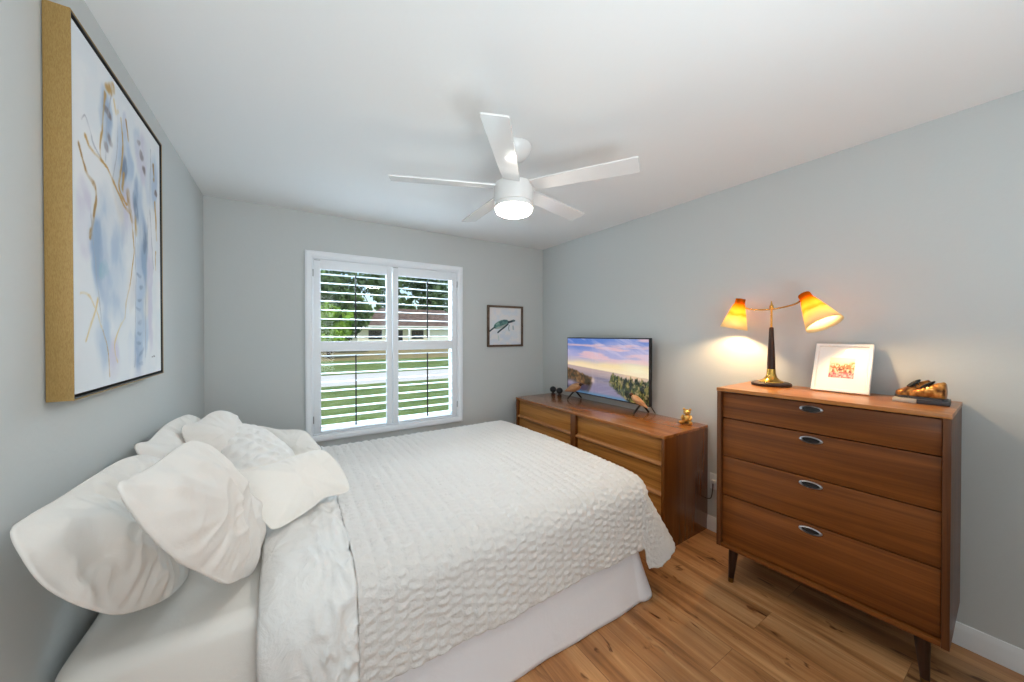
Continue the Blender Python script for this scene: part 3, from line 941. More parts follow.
PILLOWS = {
  'A': ((-0.374, 1.352, 0.895), (-0.017, 0.998, -0.06), (0.947, 0.035, 0.319), [(-0.35, 0.161), (-0.296, 0.169), (-0.179, 0.167), (-0.004, 0.168), (0.204, 0.163), (0.383, 0.129), (0.45, 0.091), (0.417, 0.018), (0.34, -0.096), (0.299, -0.217), (0.24, -0.28), (0.06, -0.248), (-0.085, -0.188), (-0.194, -0.128), (-0.263, -0.066), (-0.316, -0.004), (-0.348, 0.052), (-0.357, 0.109)]),
  'B': ((-0.19, 1.27, 0.93), (0.086, 0.993, -0.086), (0.969, -0.063, 0.24), [(-0.361, 0.187), (-0.321, 0.192), (-0.218, 0.19), (-0.059, 0.201), (0.043, 0.198), (0.14, 0.163), (0.232, 0.078), (0.335, -0.051), (0.45, -0.179), (0.455, -0.273), (0.232, -0.296), (0.085, -0.246), (-0.025, -0.198), (-0.129, -0.114), (-0.227, -0.029), (-0.296, 0.054), (-0.336, 0.123)]),
  'C': ((-0.403, 2.221, 0.885), (0.0, 1.0, -0.028), (0.955, 0.008, 0.297), [(-0.517, 0.124), (-0.371, 0.133), (-0.155, 0.15), (0.082, 0.144), (0.255, 0.124), (0.371, 0.067), (0.241, -0.018), (0.055, -0.068), (0.364, -0.234), (-0.003, -0.24), (-0.324, -0.181)]),
  'D': ((-0.281, 2.213, 0.919), (0.451, 0.88, -0.149), (0.814, -0.337, 0.474), [(-0.191, 0.075), (-0.092, 0.094), (0.01, 0.133), (0.096, 0.138), (0.172, 0.102), (0.19, 0.002), (0.138, -0.126), (0.008, -0.207), (-0.135, -0.169), (-0.196, -0.041)]),
  'G': ((-0.153, 2.175, 0.856), (0.812, -0.437, -0.388), (0.353, -0.162, 0.921), [(-0.235, 0.091), (-0.226, 0.151), (-0.186, 0.214), (-0.094, 0.239), (0.033, 0.183), (0.165, 0.091), (0.259, -0.115), (0.25, -0.292), (0.148, -0.3), (0.007, -0.204), (-0.122, -0.058)]),
  'E': ((0.042, 1.727, 0.792), (0.825, 0.564, 0.032), (0.382, -0.598, 0.705), [(-0.199, 0.148), (-0.138, 0.142), (-0.024, 0.131), (0.101, 0.125), (0.147, 0.117), (0.179, 0.08), (0.191, -0.008), (0.177, -0.099), (0.146, -0.121), (0.056, -0.099), (-0.012, -0.111), (-0.088, -0.119), (-0.162, -0.118), (-0.18, -0.081), (-0.194, 0.012)]),
  'F': ((0.039, 2.411, 0.756), (0.957, -0.246, -0.153), (0.032, -0.435, 0.9), [(-0.271, 0.153), (-0.133, 0.149), (-0.009, 0.153), (0.074, 0.068), (0.157, -0.055), (0.211, -0.162), (0.073, -0.204), (-0.102, -0.102)]),
}
# ------------------------------------------------------------------ bed
BX0, BX1, BY0, BY1, BZ = -0.492, 1.625, 1.270, 2.800, 0.605
M['sheet'] = fabric('white_sheet', (234, 229, 222), wrinkle=0.10, wscale=6)
M['pillowcase'] = fabric('white_pillowcase', (234, 229, 223), wrinkle=0.13, wscale=9)
M['lumbar'] = fabric('ivory_linen', (238, 233, 226), weave=420, wrinkle=0.10, wscale=16)
M['quilt'] = fabric('white_seersucker', (222, 218, 214), weave=300, wrinkle=0.35, wscale=60)
M['ruched'] = fabric('white_ruched_cotton', (236, 232, 227), weave=300, wrinkle=0.10, wscale=30)
M['comforter'] = fabric('white_sateen', (229, 227, 224), wrinkle=0.3, wscale=11, rough=0.8)
M['skirt'] = fabric('white_bed_skirt', (234, 231, 233), wrinkle=0.08, wscale=8)
M['tick'] = fabric('box_spring_cloth', (196, 192, 188), wrinkle=0.03)

bed = thing('bed', 'queen bed with white fitted sheet and plain white bed skirt', 'bed', ((BX0 + BX1) / 2, (BY0 + BY1) / 2, 0))
ox, oy = bed.location.x, bed.location.y

def rrect(hx, hy, r, n=10):
    """counter-clockwise rounded rectangle outline"""
    out = []
    for cx, cy, a0 in ((hx - r, hy - r, 0), (-hx + r, hy - r, 90), (-hx + r, -hy + r, 180), (hx - r, -hy + r, 270)):
        for k in range(n + 1):
            a = R(a0 + 90 * k / n)
            out.append((cx + r * math.cos(a), cy + r * math.sin(a)))
    return out

# mattress: rounded slab with a soft rolled edge
def slab(name, hx, hy, z0, z1, er, cr, mat, parent, crown=0.0, wob=0.0):
    V, F = [], []
    rings = []
    prof = []
    for k in range(7):
        a = R(90 * k / 6); prof.append((er * (1 - math.sin(a)), z0 + er * (1 - math.cos(a))))
    for k in range(1, 6): prof.append((0.0, z0 + er + (z1 - z0 - 2 * er) * k / 6))
    for k in range(9):
        a = R(90 * k / 8); prof.append((er * (1 - math.cos(a)), z1 - er + er * math.sin(a)))
    for k in range(1, 12): prof.append((er + (hy - er) * (k / 12) * 0.96, z1 + crown * (k / 12)))
    base = None
    for inset, z in prof:
        o2 = rrect(hx - inset, hy - inset, max(cr - inset * 0.6, 0.012), 8)
        # densify the straight runs so that the cloth can ripple
        pts = []
        for i in range(len(o2)):
            a, b = o2[i], o2[(i + 1) % len(o2)]
            m = 24 if math.dist(a, b) > 0.3 or (i % 9 == 8) else 1
            for k in range(m): pts.append((a[0] + (b[0] - a[0]) * k / m, a[1] + (b[1] - a[1]) * k / m))
        row = []
        for x, y in pts:
            w = wob * (noise.noise(Vector((x * 5, y * 5, z * 3))) + 0.6 * noise.noise(Vector((x * 13, y * 13, z * 5))))
            l = math.hypot(x, y) + 1e-6
            row.append(len(V)); V.append((x * (1 + w / l), y * (1 + w / l), z + w * 0.5 * (1 if inset > er else 0)))
        rings.append(row)
    n = min(len(r) for r in rings)
    for i in range(len(rings) - 1):
        A, B = rings[i], rings[i + 1]
        for k in range(n): F.append((A[k], A[(k + 1) % n], B[(k + 1) % n], B[k]))
    F.append(tuple(reversed(rings[0]))); F.append(tuple(rings[-1]))
    return npobj(name, V, F, mat, parent, 60)
hx, hy = (BX1 - BX0) / 2, (BY1 - BY0) / 2
slab('mattress', hx, hy, 0.315, BZ, 0.05, 0.07, M['sheet'], bed, 0.006, 0.004)
slab('box_spring', hx - 0.01, hy - 0.01, 0.13, 0.312, 0.012, 0.05, M['tick'], bed)

# bed skirt: hangs from under the mattress to the floor on near side, foot and far side
def skirt():
    path = []
    x0 = -hx + 0.02
    for k in range(150): path.append((x0 + (hx - 0.06 - x0) * k / 150, -hy - 0.004, 0, -1))
    for k in range(31):
        a = R(-90 + 90 * k / 30); path.append((hx - 0.06 + 0.064 * math.cos(a), -hy + 0.06 + 0.064 * math.sin(a), math.cos(a), math.sin(a)))
    for k in range(1, 110): path.append((hx + 0.004, -hy + 0.06 + (2 * hy - 0.12) * k / 110, 1, 0))
    for k in range(31):
        a = R(90 * k / 30); path.append((hx - 0.06 + 0.064 * math.cos(a), hy - 0.06 + 0.064 * math.sin(a), math.cos(a), math.sin(a)))
    for k in range(1, 80): path.append((hx - 0.06 - (2 * hx - 0.08) * k / 80, hy + 0.004, 0, 1))
    V, F = [], []
    NR = 22
    L = 0; prev = None; rows = []
    for (x, y, nx, ny) in path:
        if prev: L += math.dist(prev, (x, y))
        prev = (x, y)
        col = []
        for j in range(NR + 1):
            t = j / NR
            z = 0.330 * (1 - t) + 0.004
            fl = 0.066 * t ** 1.3
            near = ny < -0.5
            wav = (0.004 * math.sin(L * 7 + 1.2) + 0.002 * math.sin(L * 21)) * t
            corner = 0.035 * t * max(0, nx * -ny) * 2
            d = fl + wav + corner
            col.append(len(V)); V.append((x + nx * d, y + ny * d, z))
        rows.append(col)
    for a, b in zip(rows[:-1], rows[1:]):
        for j in range(NR): F.append((a[j], a[j + 1], b[j + 1], b[j]))
    o = npobj('bed_skirt', V, F, M['skirt'], bed, 80)
    md = o.modifiers.new('cloth', 'SOLIDIFY'); md.thickness = 0.003
    return o
skirt()

# ------------------------------------------------------------------ covers draped over the bed
QR = 0.115                                  # roll-over radius at the mattress edge
QX1, QY0, QY1 = 1.725, 1.222, 2.852         # outer faces of the hanging cover
def sstep_f(a, b, x):
    t = min(1, max(0, (x - a) / (b - a))); return t * t * (3 - 2 * t)
def nz3(x, y, z=0.0): return noise.noise(Vector((x, y, z)))

def drape(name, u0, foot, Lside, Lfoot, ztop, hfun, mat, step=0.0065, u1=None, flare=0.0, thick=0.006, parent=None):
    """Cloth laid over the bed. Inner rectangle = flat top; a strip rolls over the edges and hangs.
    hfun(u, v, s) lifts the cloth along its own normal."""
    xi = (QX1 - QR) if foot else u1
    yi0, yi1 = QY0 + QR, QY1 - QR
    V, F = [], []
    def put(q, n, s, u, v, L, cw):
        arc = QR * math.pi / 2
        crown = 0.022 * math.sin(math.pi * min(max((q[1] - yi0) / (yi1 - yi0), 0), 1)) ** 0.7
        if s <= 0:
            p = Vector((q[0], q[1], ztop + crown)); nn = Vector((0, 0, 1))
        elif s <= arc:
            a = s / QR
            p = Vector((q[0] + n[0] * QR * math.sin(a), q[1] + n[1] * QR * math.sin(a), ztop + crown * math.cos(a) - QR * (1 - math.cos(a))))
            nn = Vector((n[0] * math.sin(a), n[1] * math.sin(a), math.cos(a)))
        else:
            hang = s - arc
            t = u * 1.0 + v * 1.0
            wav = hang * (0.055 * nz3(t * 2.6, 3.0) + 0.030 * nz3(t * 6.5, 9.0))
            out = QR + (0.05 + 0.17 * max(0.0, n[0])) * hang + wav + cw * flare * (hang / 0.4) ** 1.0
            p = Vector((q[0] + n[0] * out, q[1] + n[1] * out, ztop - QR - hang))
            nn = Vector((n[0], n[1], 0.05)).normalized()
        h = hfun(u, v, s)
        V.append(p + nn * h)
        return len(V) - 1
    # top patch
    nx_ = max(2, int((xi - u0) / step)); ny_ = int((yi1 - yi0) / step)
    top = []
    for i in range(nx_ + 1):
        x = u0 + (xi - u0) * i / nx_
        top.append([put((x, yi0 + (yi1 - yi0) * j / ny_), (0, 0), 0, x, yi0 + (yi1 - yi0) * j / ny_, 0, 0) for j in range(ny_ + 1)])
    for i in range(nx_):
        for j in range(ny_): F.append((top[i][j], top[i + 1][j], top[i + 1][j + 1], top[i][j + 1]))
    # border strip: list of (q, n, boundary vertex, hang length, corner weight)
    edge = []
    for i in range(nx_ + 1): edge.append(((u0 + (xi - u0) * i / nx_, yi0), (0, -1), top[i][0], 0.0))
    if foot:
        NC = 44
        for k in range(1, NC): edge.append(((xi, yi0), (math.sin(R(90 * k / NC)), -math.cos(R(90 * k / NC))), top[nx_][0], k / NC))
        for j in range(ny_ + 1): edge.append(((xi, yi0 + (yi1 - yi0) * j / ny_), (1, 0), top[nx_][j], 1.0))
        for k in range(1, 20): edge.append(((xi, yi1), (math.cos(R(90 * k / 20)), math.sin(R(90 * k / 20))), top[nx_][ny_], 1 + k / 20))
        for i in range(nx_ + 1): edge.append(((xi - (xi - u0) * i / nx_, yi1), (0, 1), top[nx_ - i][ny_], 2.0))
        segs = [edge]
    else:
        segs = [edge, [((u0 + (xi - u0) * i / nx_, yi1), (0, 1), top[i][ny_], 2.0) for i in range(nx_, -1, -1)]]
    NS = int(max(Lside, Lfoot) / step)
    for sg in segs:
        cols = []
        for q, n, b, c in sg:
            k = c if c <= 1 else 2 - c
            w = min(1.0, max(0.0, (k - 0.12) / 0.4)); w = w * w * (3 - 2 * w)
            L = Lside + (Lfoot - Lside) * w
            if 0 < k < 1: L += 0.105 * sstep_f(0.0, 0.07, k) * (1 - sstep_f(0.22, 0.62, k))
            L += 0.012 * nz3(q[0] * 4, q[1] * 4)
            cw = math.exp(-((k - 0.66) / 0.26) ** 2) * min(1.0, (1 - k) * 8) * min(1.0, k * 8) if 0 < k < 1 else 0.0
            col = [b]
            for j in range(1, NS + 1):
                s = L * j / NS
                col.append(put(q, n, s, q[0] + n[0] * s, q[1] + n[1] * s, L, cw))
            cols.append(col)
        for a, b in zip(cols[:-1], cols[1:]):
            for j in range(NS):
                f = (a[j], a[j + 1], b[j + 1], b[j])
                if len(set(f)) == 4: F.append(f)
                else:
                    g = []
                    for x in f:
                        if x not in g: g.append(x)
                    F.append(tuple(g))
    o = npobj(name, V, F, mat, parent, 180)
    md = o.modifiers.new('cloth', 'SOLIDIFY'); md.thickness = thick; md.offset = -1
    return o

def quilt_h(u, v, s):
    pu, pv = 0.050, 0.034
    i = math.floor(u / pu)
    du = u + 0.004 * nz3(u * 9, v * 9)
    a = abs(math.sin(math.pi * du / pu)) ** 0.5
    b = 0.5 + 0.5 * math.cos(2 * math.pi * v / pv + (math.pi if i % 2 else 0) + 2.4 * nz3(u * 9, v * 9, 2.0))
    h = 0.0092 * a * (0.45 + 0.55 * b) + 0.0034 * nz3(u * 45, v * 70, 5.0) + 0.004 * nz3(u * 5, v * 5, 1.0)
    return h + 0.010 * math.exp(-((u - 0.19) / 0.016) ** 2)
qo = drape('quilt', 0.185, True, 0.430, 0.470, 0.634, quilt_h, M['quilt'], step=0.0056, flare=0.15)
tag(qo, 'white puckered quilt spread over the bed, hanging down its sides', 'quilt')

def comf_h(u, v, s):
    t = (u - 0.062) / 0.150
    puff = 0.052 * max(0.0, 1 - t * t) ** 0.5
    w = sstep_f(-0.02, 0.12, u)
    wu = u + 0.03 * nz3(u * 9, v * 9, 1.0)
    r1 = (1 - abs(nz3(wu * 9, v * 4.5, 3.0))) ** 4; r2 = (1 - abs(nz3(wu * 22, v * 17, 6.0))) ** 4
    wr = 0.016 * (r1 - 0.5) * (0.35 + 0.65 * w) + 0.020 * w * (r2 - 0.4) + 0.006 * nz3(u * 16, v * 7, 2.0)
    seam = 0.010 * math.exp(-((u - 0.115) / 0.010) ** 2) * (1 if s > 0.05 else 0.6)
    return puff + wr * (1 if puff > 0.004 else 0.3) + seam
co_ = drape('comforter', -0.080, False, 0.52, 0.52, 0.622, comf_h, M['comforter'], step=0.008, u1=0.182, thick=0.010)
tag(co_, 'smooth white comforter edge showing between the pillows and the quilt', 'comforter')

# ------------------------------------------------------------------ pillows
def pillow(key, T, label, mat, name='pillow', wr=1.0, ruche=False, pipe=False, group='pillows on the bed', shift=(0, 0, 0)):
    c, a, n, outl = PILLOWS[key]
    c = Vector(c) + Vector(shift); a = Vector(a).normalized(); n = Vector(n).normalized(); b = n.cross(a).normalized(); a = b.cross(n)
    rim = catmull([(x, y, 0) for x, y in outl], 10, closed=True)
    # resample evenly by arc length
    NT_ = 190
    acc = [0.0]
    m = len(rim)
    for i in range(m): acc.append(acc[-1] + (rim[(i + 1) % m] - rim[i]).length)
    pts = []
    j = 0
    for k in range(NT_):
        d = acc[-1] * k / NT_
        while acc[j + 1] < d: j += 1
        f = (d - acc[j]) / max(acc[j + 1] - acc[j], 1e-9)
        pts.append(rim[j].lerp(rim[(j + 1) % m], f))
    cen = sum(pts, Vector()) / NT_
    seed = sum(ord(ch_) for ch_ in key) * 3.7
    NRg = 44
    V, F = [], []
    def side(sg):
        rows = []
        for r in range(NRg + 1):
            s = 1 - (r / NRg)            # 1 at the rim, 0 in the middle
            row = []
            for k, p in enumerate(pts):
                q = cen.lerp(p, s)
                d = (1 - s ** 2.0) ** 0.85
                rad = (p - cen).length
                h = T / 2 * d
                th = math.atan2(q.y - cen.y, q.x - cen.x)
                env = (s ** 5) * (1 - s) * 12
                h += wr * env * 0.014 * nz3(math.cos(th) * 6, math.sin(th) * 6, seed)
                wx = q.x + 0.05 * nz3(q.x * 7, q.y * 7, seed + 2); wy = q.y + 0.05 * nz3(q.x * 7, q.y * 7, seed + 3)
                c1 = (1 - abs(nz3(wx * 7 + wy * 2, wy * 2.6 - wx * 1.0, seed + 8))) ** 5
                c2 = (1 - abs(nz3(wx * 5 - wy * 12, wy * 4 + wx * 7, seed + 5))) ** 6
                h += wr * d ** 0.5 * (0.012 * nz3(q.x * 6, q.y * 6, seed) + 0.005 * nz3(q.x * 19, q.y * 15, seed + 4) + 0.014 * c1 + 0.004 * c2 - 0.009)
                if ruche:
                    h += 0.012 * d ** 0.5 * abs(math.sin(q.x * 62 + 1.5 * nz3(q.x * 12, q.y * 12, 1))) * (0.5 + 0.5 * math.cos(q.y * 90 + 3 * nz3(q.x * 9, q.y * 9, 3)))
                if r == 0: h = 0.0025
                w = c + a * q.x + b * q.y + n * (sg * max(h, 0.002))
                w.x = max(w.x, ROOM_XL + 0.006)
                row.append(len(V)); V.append(w)
            rows.append(row)
        return rows
    fr, bk = side(1), side(-1)
    for rows, flip in ((fr, False), (bk, True)):
        for r in range(NRg - 1):
            A, B = rows[r], rows[r + 1]
            for k in range(NT_):
                f = (A[k], A[(k + 1) % NT_], B[(k + 1) % NT_], B[k])
                F.append(f if not flip else tuple(reversed(f)))
        cv = len(V); V.append(sum((V[i] for i in rows[NRg - 1]), Vector()) / NT_)
        for k in range(NT_):
            f = (rows[NRg - 1][k], rows[NRg - 1][(k + 1) % NT_], cv)
            F.append(f if not flip else tuple(reversed(f)))
    for k in range(NT_):
        F.append((bk[0][k], bk[0][(k + 1) % NT_], fr[0][(k + 1) % NT_], fr[0][k]))
    org = Vector(c)
    o = npobj(name, [v - org for v in V], F, mat, None, 120)
    o.location = org
    tag(o, label, 'pillow', group)
    if pipe:
        bm = BM()
        P = [c + a * p.x + b * p.y - org for p in pts]
        N8 = 8; rows = []
        for i, p in enumerate(P):
            d = (P[(i + 1) % NT_] - P[i - 1]).normalized(); x = d.cross(n).normalized()
            rows.append([bm.verts.new(p + x * 0.004 * math.cos(2 * math.pi * k / N8) + n * 0.004 * math.sin(2 * math.pi * k / N8)) for k in range(N8)])
        for i in range(NT_):
            for k in range(N8): bm.faces.new((rows[i][k], rows[i][(k + 1) % N8], rows[(i + 1) % NT_][(k + 1) % N8], rows[(i + 1) % NT_][k]))
        obj('piping', bm, mat, o)
    return o
pillow('A', 0.125, 'large white bed pillow slumped against the wall nearest the camera', M['pillowcase'], wr=1.7)
pillow('B', 0.14, 'large white bed pillow leaning out from the wall in front of the nearest pillow', M['pillowcase'], wr=1.35)
pillow('C', 0.11, 'white bed pillow against the wall, second from the far corner, behind the foremost pillow', M['pillowcase'])
pillow('D', 0.11, 'white rounded bed pillow in the far corner behind the ruched cushion', M['pillowcase'])
pillow('G', 0.11, 'ruched white cushion behind the smooth ivory lumbar cushion', M['ruched'], 'cushion', ruche=True, wr=0.5, group='cushions on the bed')
pillow('E', 0.12, 'smooth ivory lumbar cushion lying foremost on the comforter', M['lumbar'], 'cushion', wr=0.45, pipe=True, group='cushions on the bed')
pillow('F', 0.10, 'smooth ivory cushion farthest back, lying below the window corner', M['lumbar'], 'cushion', wr=0.45, pipe=True, group='cushions on the bed')
# ------------------------------------------------------------------ large canvas on the left wall
AY0, AY1, AZ0, AZ1 = 1.385, 2.165, 1.248, 2.265
aw, ah, adp = AY1 - AY0, AZ1 - AZ0, 0.050
art = thing('wall_art', 'large blue and gold abstract canvas in gold floater frame above the bed', 'painting', (XL, (AY0 + AY1) / 2, (AZ0 + AZ1) / 2))
goldf = NT('brushed_gold_frame')
co = goldf.coord((160, 160, 24)); nz = goldf.n('TexNoise', i_Scale=6.0, i_Detail=4.0); goldf.l(co, nz.inputs['Vector'])
goldf.l(goldf.ramp(nz.outputs[0], [(0.35, s2l((154, 122, 68))), (0.55, s2l((168, 136, 80))), (0.75, s2l((178, 147, 90)))]), goldf.b.inputs['Base Color'])
goldf.b.inputs['Metallic'].default_value = 0.25; goldf.b.inputs['Roughness'].default_value = 0.5
bm = BM(); t_ = 0.003
box(bm, (0.002, -aw / 2, -ah / 2), (adp, -aw / 2 + t_, ah / 2), 0.001); box(bm, (0.002, aw / 2 - t_, -ah / 2), (adp, aw / 2, ah / 2), 0.001)
box(bm, (0.002, -aw / 2 + t_, -ah / 2), (adp, aw / 2 - t_, -ah / 2 + t_), 0.001); box(bm, (0.002, -aw / 2 + t_, ah / 2 - t_), (adp, aw / 2 - t_, ah / 2), 0.001)
obj('frame', bm, goldf.m, art)
bm = BM(); box(bm, (0.002, -aw / 2 + t_, -ah / 2 + t_), (0.012, aw / 2 - t_, ah / 2 - t_)); obj('backing', bm, M['black'], art)
gp = 0.011
bm = BM(); q_ = t_ + 0.004
box(bm, (0.012, -aw / 2 + t_, -ah / 2 + t_), (adp - .0015, -aw / 2 + q_, ah / 2 - t_)); box(bm, (0.012, aw / 2 - q_, -ah / 2 + t_), (adp - .0015, aw / 2 - t_, ah / 2 - t_))
box(bm, (0.012, -aw / 2 + q_, -ah / 2 + t_), (adp - .0015, aw / 2 - q_, -ah / 2 + q_)); box(bm, (0.012, -aw / 2 + q_, ah / 2 - q_), (adp - .0015, aw / 2 - q_, ah / 2 - t_))
obj('black_liner', bm, M['black'], art)
bm = BM(); box(bm, (0.012, -aw / 2 + t_ + gp, -ah / 2 + t_ + gp), (adp - 0.006, aw / 2 - t_ - gp, ah / 2 - t_ - gp), 0.002); cv = obj('canvas_block', bm, plain('canvas_edge', (232, 232, 232), .8), art)
def paint_art(u, v):
    y = AY0 + u * aw; z = AZ0 + v * ah
    img = np.ones(u.shape + (3,)) * np.array([226, 231, 236]) / 255
    n = fbm(u * 5, v * 6); nf = fbm(u * 26, v * 26); n3 = fbm(u * 11 + 3, v * 9 + 5)
    img = lay(img, 0.5 * sstep(0.45, 0.7, n), (240, 240, 241))
    wy = y + 0.03 * (fbm(u * 9, v * 9) - .5) * 2; wz = z + 0.04 * (fbm(u * 8 + 9, v * 8) - .5) * 2
    def patch(cy, cz, ry, rz, rgb, k=0.8):
        nonlocal img
        d = np.hypot((wy - cy) / ry, (wz - cz) / rz)
        img = lay(img, k * sstep(1.1, 0.55, d) * (0.35 + 0.65 * sstep(0.3, 0.65, n3)), rgb)
    for q in range(26):
        r1, r2, r3 = _rs.rand(3)
        cy, cz = 1.50 + 0.58 * r1, 1.28 + 0.92 * r2
        if cz > 2.05 and cy < 1.58: continue
        patch(cy, cz, 0.025 + .04 * r3, 0.05 + .09 * r3, [(206, 216, 230), (176, 194, 216), (198, 204, 220), (222, 218, 214)][q % 4], .75)
    B1, B2, B3, LAV = (178, 197, 219), (142, 167, 198), (112, 130, 158), (206, 203, 221)
    for p in [(1.75, 2.02, .10, .15, B1), (1.60, 2.10, .05, .10, B2), (1.61, 1.66, .13, .22, B1), (1.55, 1.66, .07, .13, B2), (1.70, 1.62, .09, .2, B1),
              (1.92, 1.72, .06, .36, B1), (1.96, 1.76, .04, .17, B2), (1.88, 1.36, .05, .10, B2), (1.90, 1.50, .05, .14, B1), (1.94, 1.40, .06, .12, B1),
              (1.57, 1.40, .07, .12, B1), (1.66, 1.34, .06, .08, LAV), (1.93, 2.12, .08, .11, LAV), (2.08, 2.05, .04, .12, B1), (1.87, 1.94, .04, .09, B2),
              (1.46, 1.74, .05, .13, LAV), (1.80, 1.88, .07, .10, LAV), (2.02, 1.60, .04, .28, LAV)]:
        patch(*p)
    patch(1.755, 2.00, .028, .05, B3, .9); patch(1.87, 1.90, .03, .06, B3, .7); patch(1.955, 1.80, .022, .05, B3, .7); patch(1.585, 1.60, .03, .03, (150, 188, 204), .8)
    for cy, cz in ((1.61, 2.135), (1.63, 2.06), (1.90, 2.16), (1.93, 2.12), (1.96, 2.08), (1.60, 2.02), (2.10, 2.02)): patch(cy, cz, .026, .017, (128, 118, 122), .9)
    for k in range(9): patch(1.90 + 0.012 * math.sin(k * 2.1), 1.30 + k * 0.045, .030, .010, (140, 158, 184), .8)
    def stroke(P, w, rgb, k=0.9):
        nonlocal img
        d = segdist(wy * .5 + y * .5, wz * .5 + z * .5, [(p.x, p.y) for p in catmull([(a, b, 0) for a, b in P], 8)])
        img = lay(img, k * (0.35 + 0.65 * sstep(0.36, 0.56, fbm(u * 17 + 3 * w * 100, v * 17))) * sstep(w * .85, w * 0.25, d * (0.6 + 1.0 * nf)), rgb)
    G, GD, GL = (190, 150, 84), (160, 120, 62), (222, 200, 150)
    GR = (168, 172, 182)
    for P in ([(1.44, 2.02), (1.47, 2.04), (1.53, 1.97), (1.58, 1.95)], [(1.645, 2.24), (1.61, 2.1), (1.60, 1.96)], [(1.70, 2.2), (1.69, 2.05), (1.66, 1.93)], [(1.49, 1.78), (1.53, 1.6), (1.55, 1.45)], [(1.84, 1.95), (1.86, 1.7), (1.85, 1.4), (1.84, 1.29)], [(2.0, 1.9), (1.97, 1.6), (1.96, 1.32)], [(2.04, 2.2), (2.03, 1.95), (2.06, 1.7)]): stroke(P, .006, GR, .7)
    stroke([(1.655, 2.235), (1.635, 2.225), (1.615, 2.205)], .028, G); stroke([(1.66, 2.20), (1.68, 2.17), (1.70, 2.18)], .014, GL)
    stroke([(1.60, 2.18), (1.575, 2.07), (1.555, 1.965), (1.61, 1.94)], .010, G)
    stroke([(1.423, 1.938), (1.463, 1.888), (1.529, 1.843), (1.516, 1.767), (1.495, 1.691)], .014, GD)
    stroke([(1.465, 1.983), (1.52, 1.956), (1.602, 1.944), (1.672, 1.922), (1.748, 1.876), (1.805, 1.86)], .012, G)
    stroke([(1.728, 2.162), (1.742, 2.063), (1.712, 1.926), (1.777, 1.884)], .011, G)
    stroke([(1.79, 1.93), (1.80, 1.88), (1.82, 1.84)], .026, GD); stroke([(1.75, 1.98), (1.74, 1.93)], .018, G); stroke([(1.86, 1.87), (1.865, 1.80)], .022, G)
    stroke([(1.805, 1.86), (1.845, 1.747), (1.82, 1.66), (1.799, 1.605), (1.74, 1.471)], .008, G); stroke([(1.74, 1.471), (1.66, 1.388), (1.684, 1.326)], .007, GL)
    stroke([(1.531, 1.518), (1.49, 1.445), (1.453, 1.393)], .009, GL); stroke([(1.42, 1.53), (1.50, 1.50), (1.56, 1.42)], .006, GL); stroke([(1.56, 1.42), (1.60, 1.36), (1.62, 1.28)], .005, G)
    stroke([(2.089, 1.983), (2.10, 1.91), (2.111, 1.83)], .014, G); stroke([(2.07, 2.14), (2.075, 2.08)], .018, GD); stroke([(2.10, 1.78), (2.09, 1.70)], .009, G)
    stroke([(1.78, 2.18), (1.80, 2.12)], .012, GD)
    stroke([(2.04, 1.32), (2.06, 1.322), (2.075, 1.318)], .004, (90, 90, 96), .9)
    return img
mt = Matrix.Translation((adp - 0.0055, 0, 0)) @ Matrix(((0, 0, 1, 0), (1, 0, 0, 0), (0, 1, 0, 0), (0, 0, 0, 1)))
picture('canvas', aw - 2 * (t_ + gp), ah - 2 * (t_ + gp), 210, 270, paint_art, colattr('painted_canvas', 0.75, bump=0.15, bscale=300), art, mt)

# ------------------------------------------------------------------ small turtle picture on the back wall
TX0, TX1, TZ0, TZ1 = 1.826, 2.289, 1.285, 1.742
tp = thing('turtle_picture', 'small framed sea turtle picture on the back wall', 'picture', ((TX0 + TX1) / 2, YB, (TZ0 + TZ1) / 2))
w_, h_ = TX1 - TX0, TZ1 - TZ0
M['rustic'] = wood('rustic_grey_brown_wood', (78, 62, 52), (104, 84, 70), (128, 106, 90), 'x', rough=0.7, coat=0.0)
bm = BM(); t2 = 0.022
for x0, x1, z0, z1 in ((-w_ / 2, -w_ / 2 + t2, -h_ / 2, h_ / 2), (w_ / 2 - t2, w_ / 2, -h_ / 2, h_ / 2), (-w_ / 2 + t2, w_ / 2 - t2, -h_ / 2, -h_ / 2 + t2), (-w_ / 2 + t2, w_ / 2 - t2, h_ / 2 - t2, h_ / 2)):
    box(bm, (x0, -0.028, z0), (x1, -0.001, z1), 0.002)
obj('frame', bm, M['rustic'], tp)
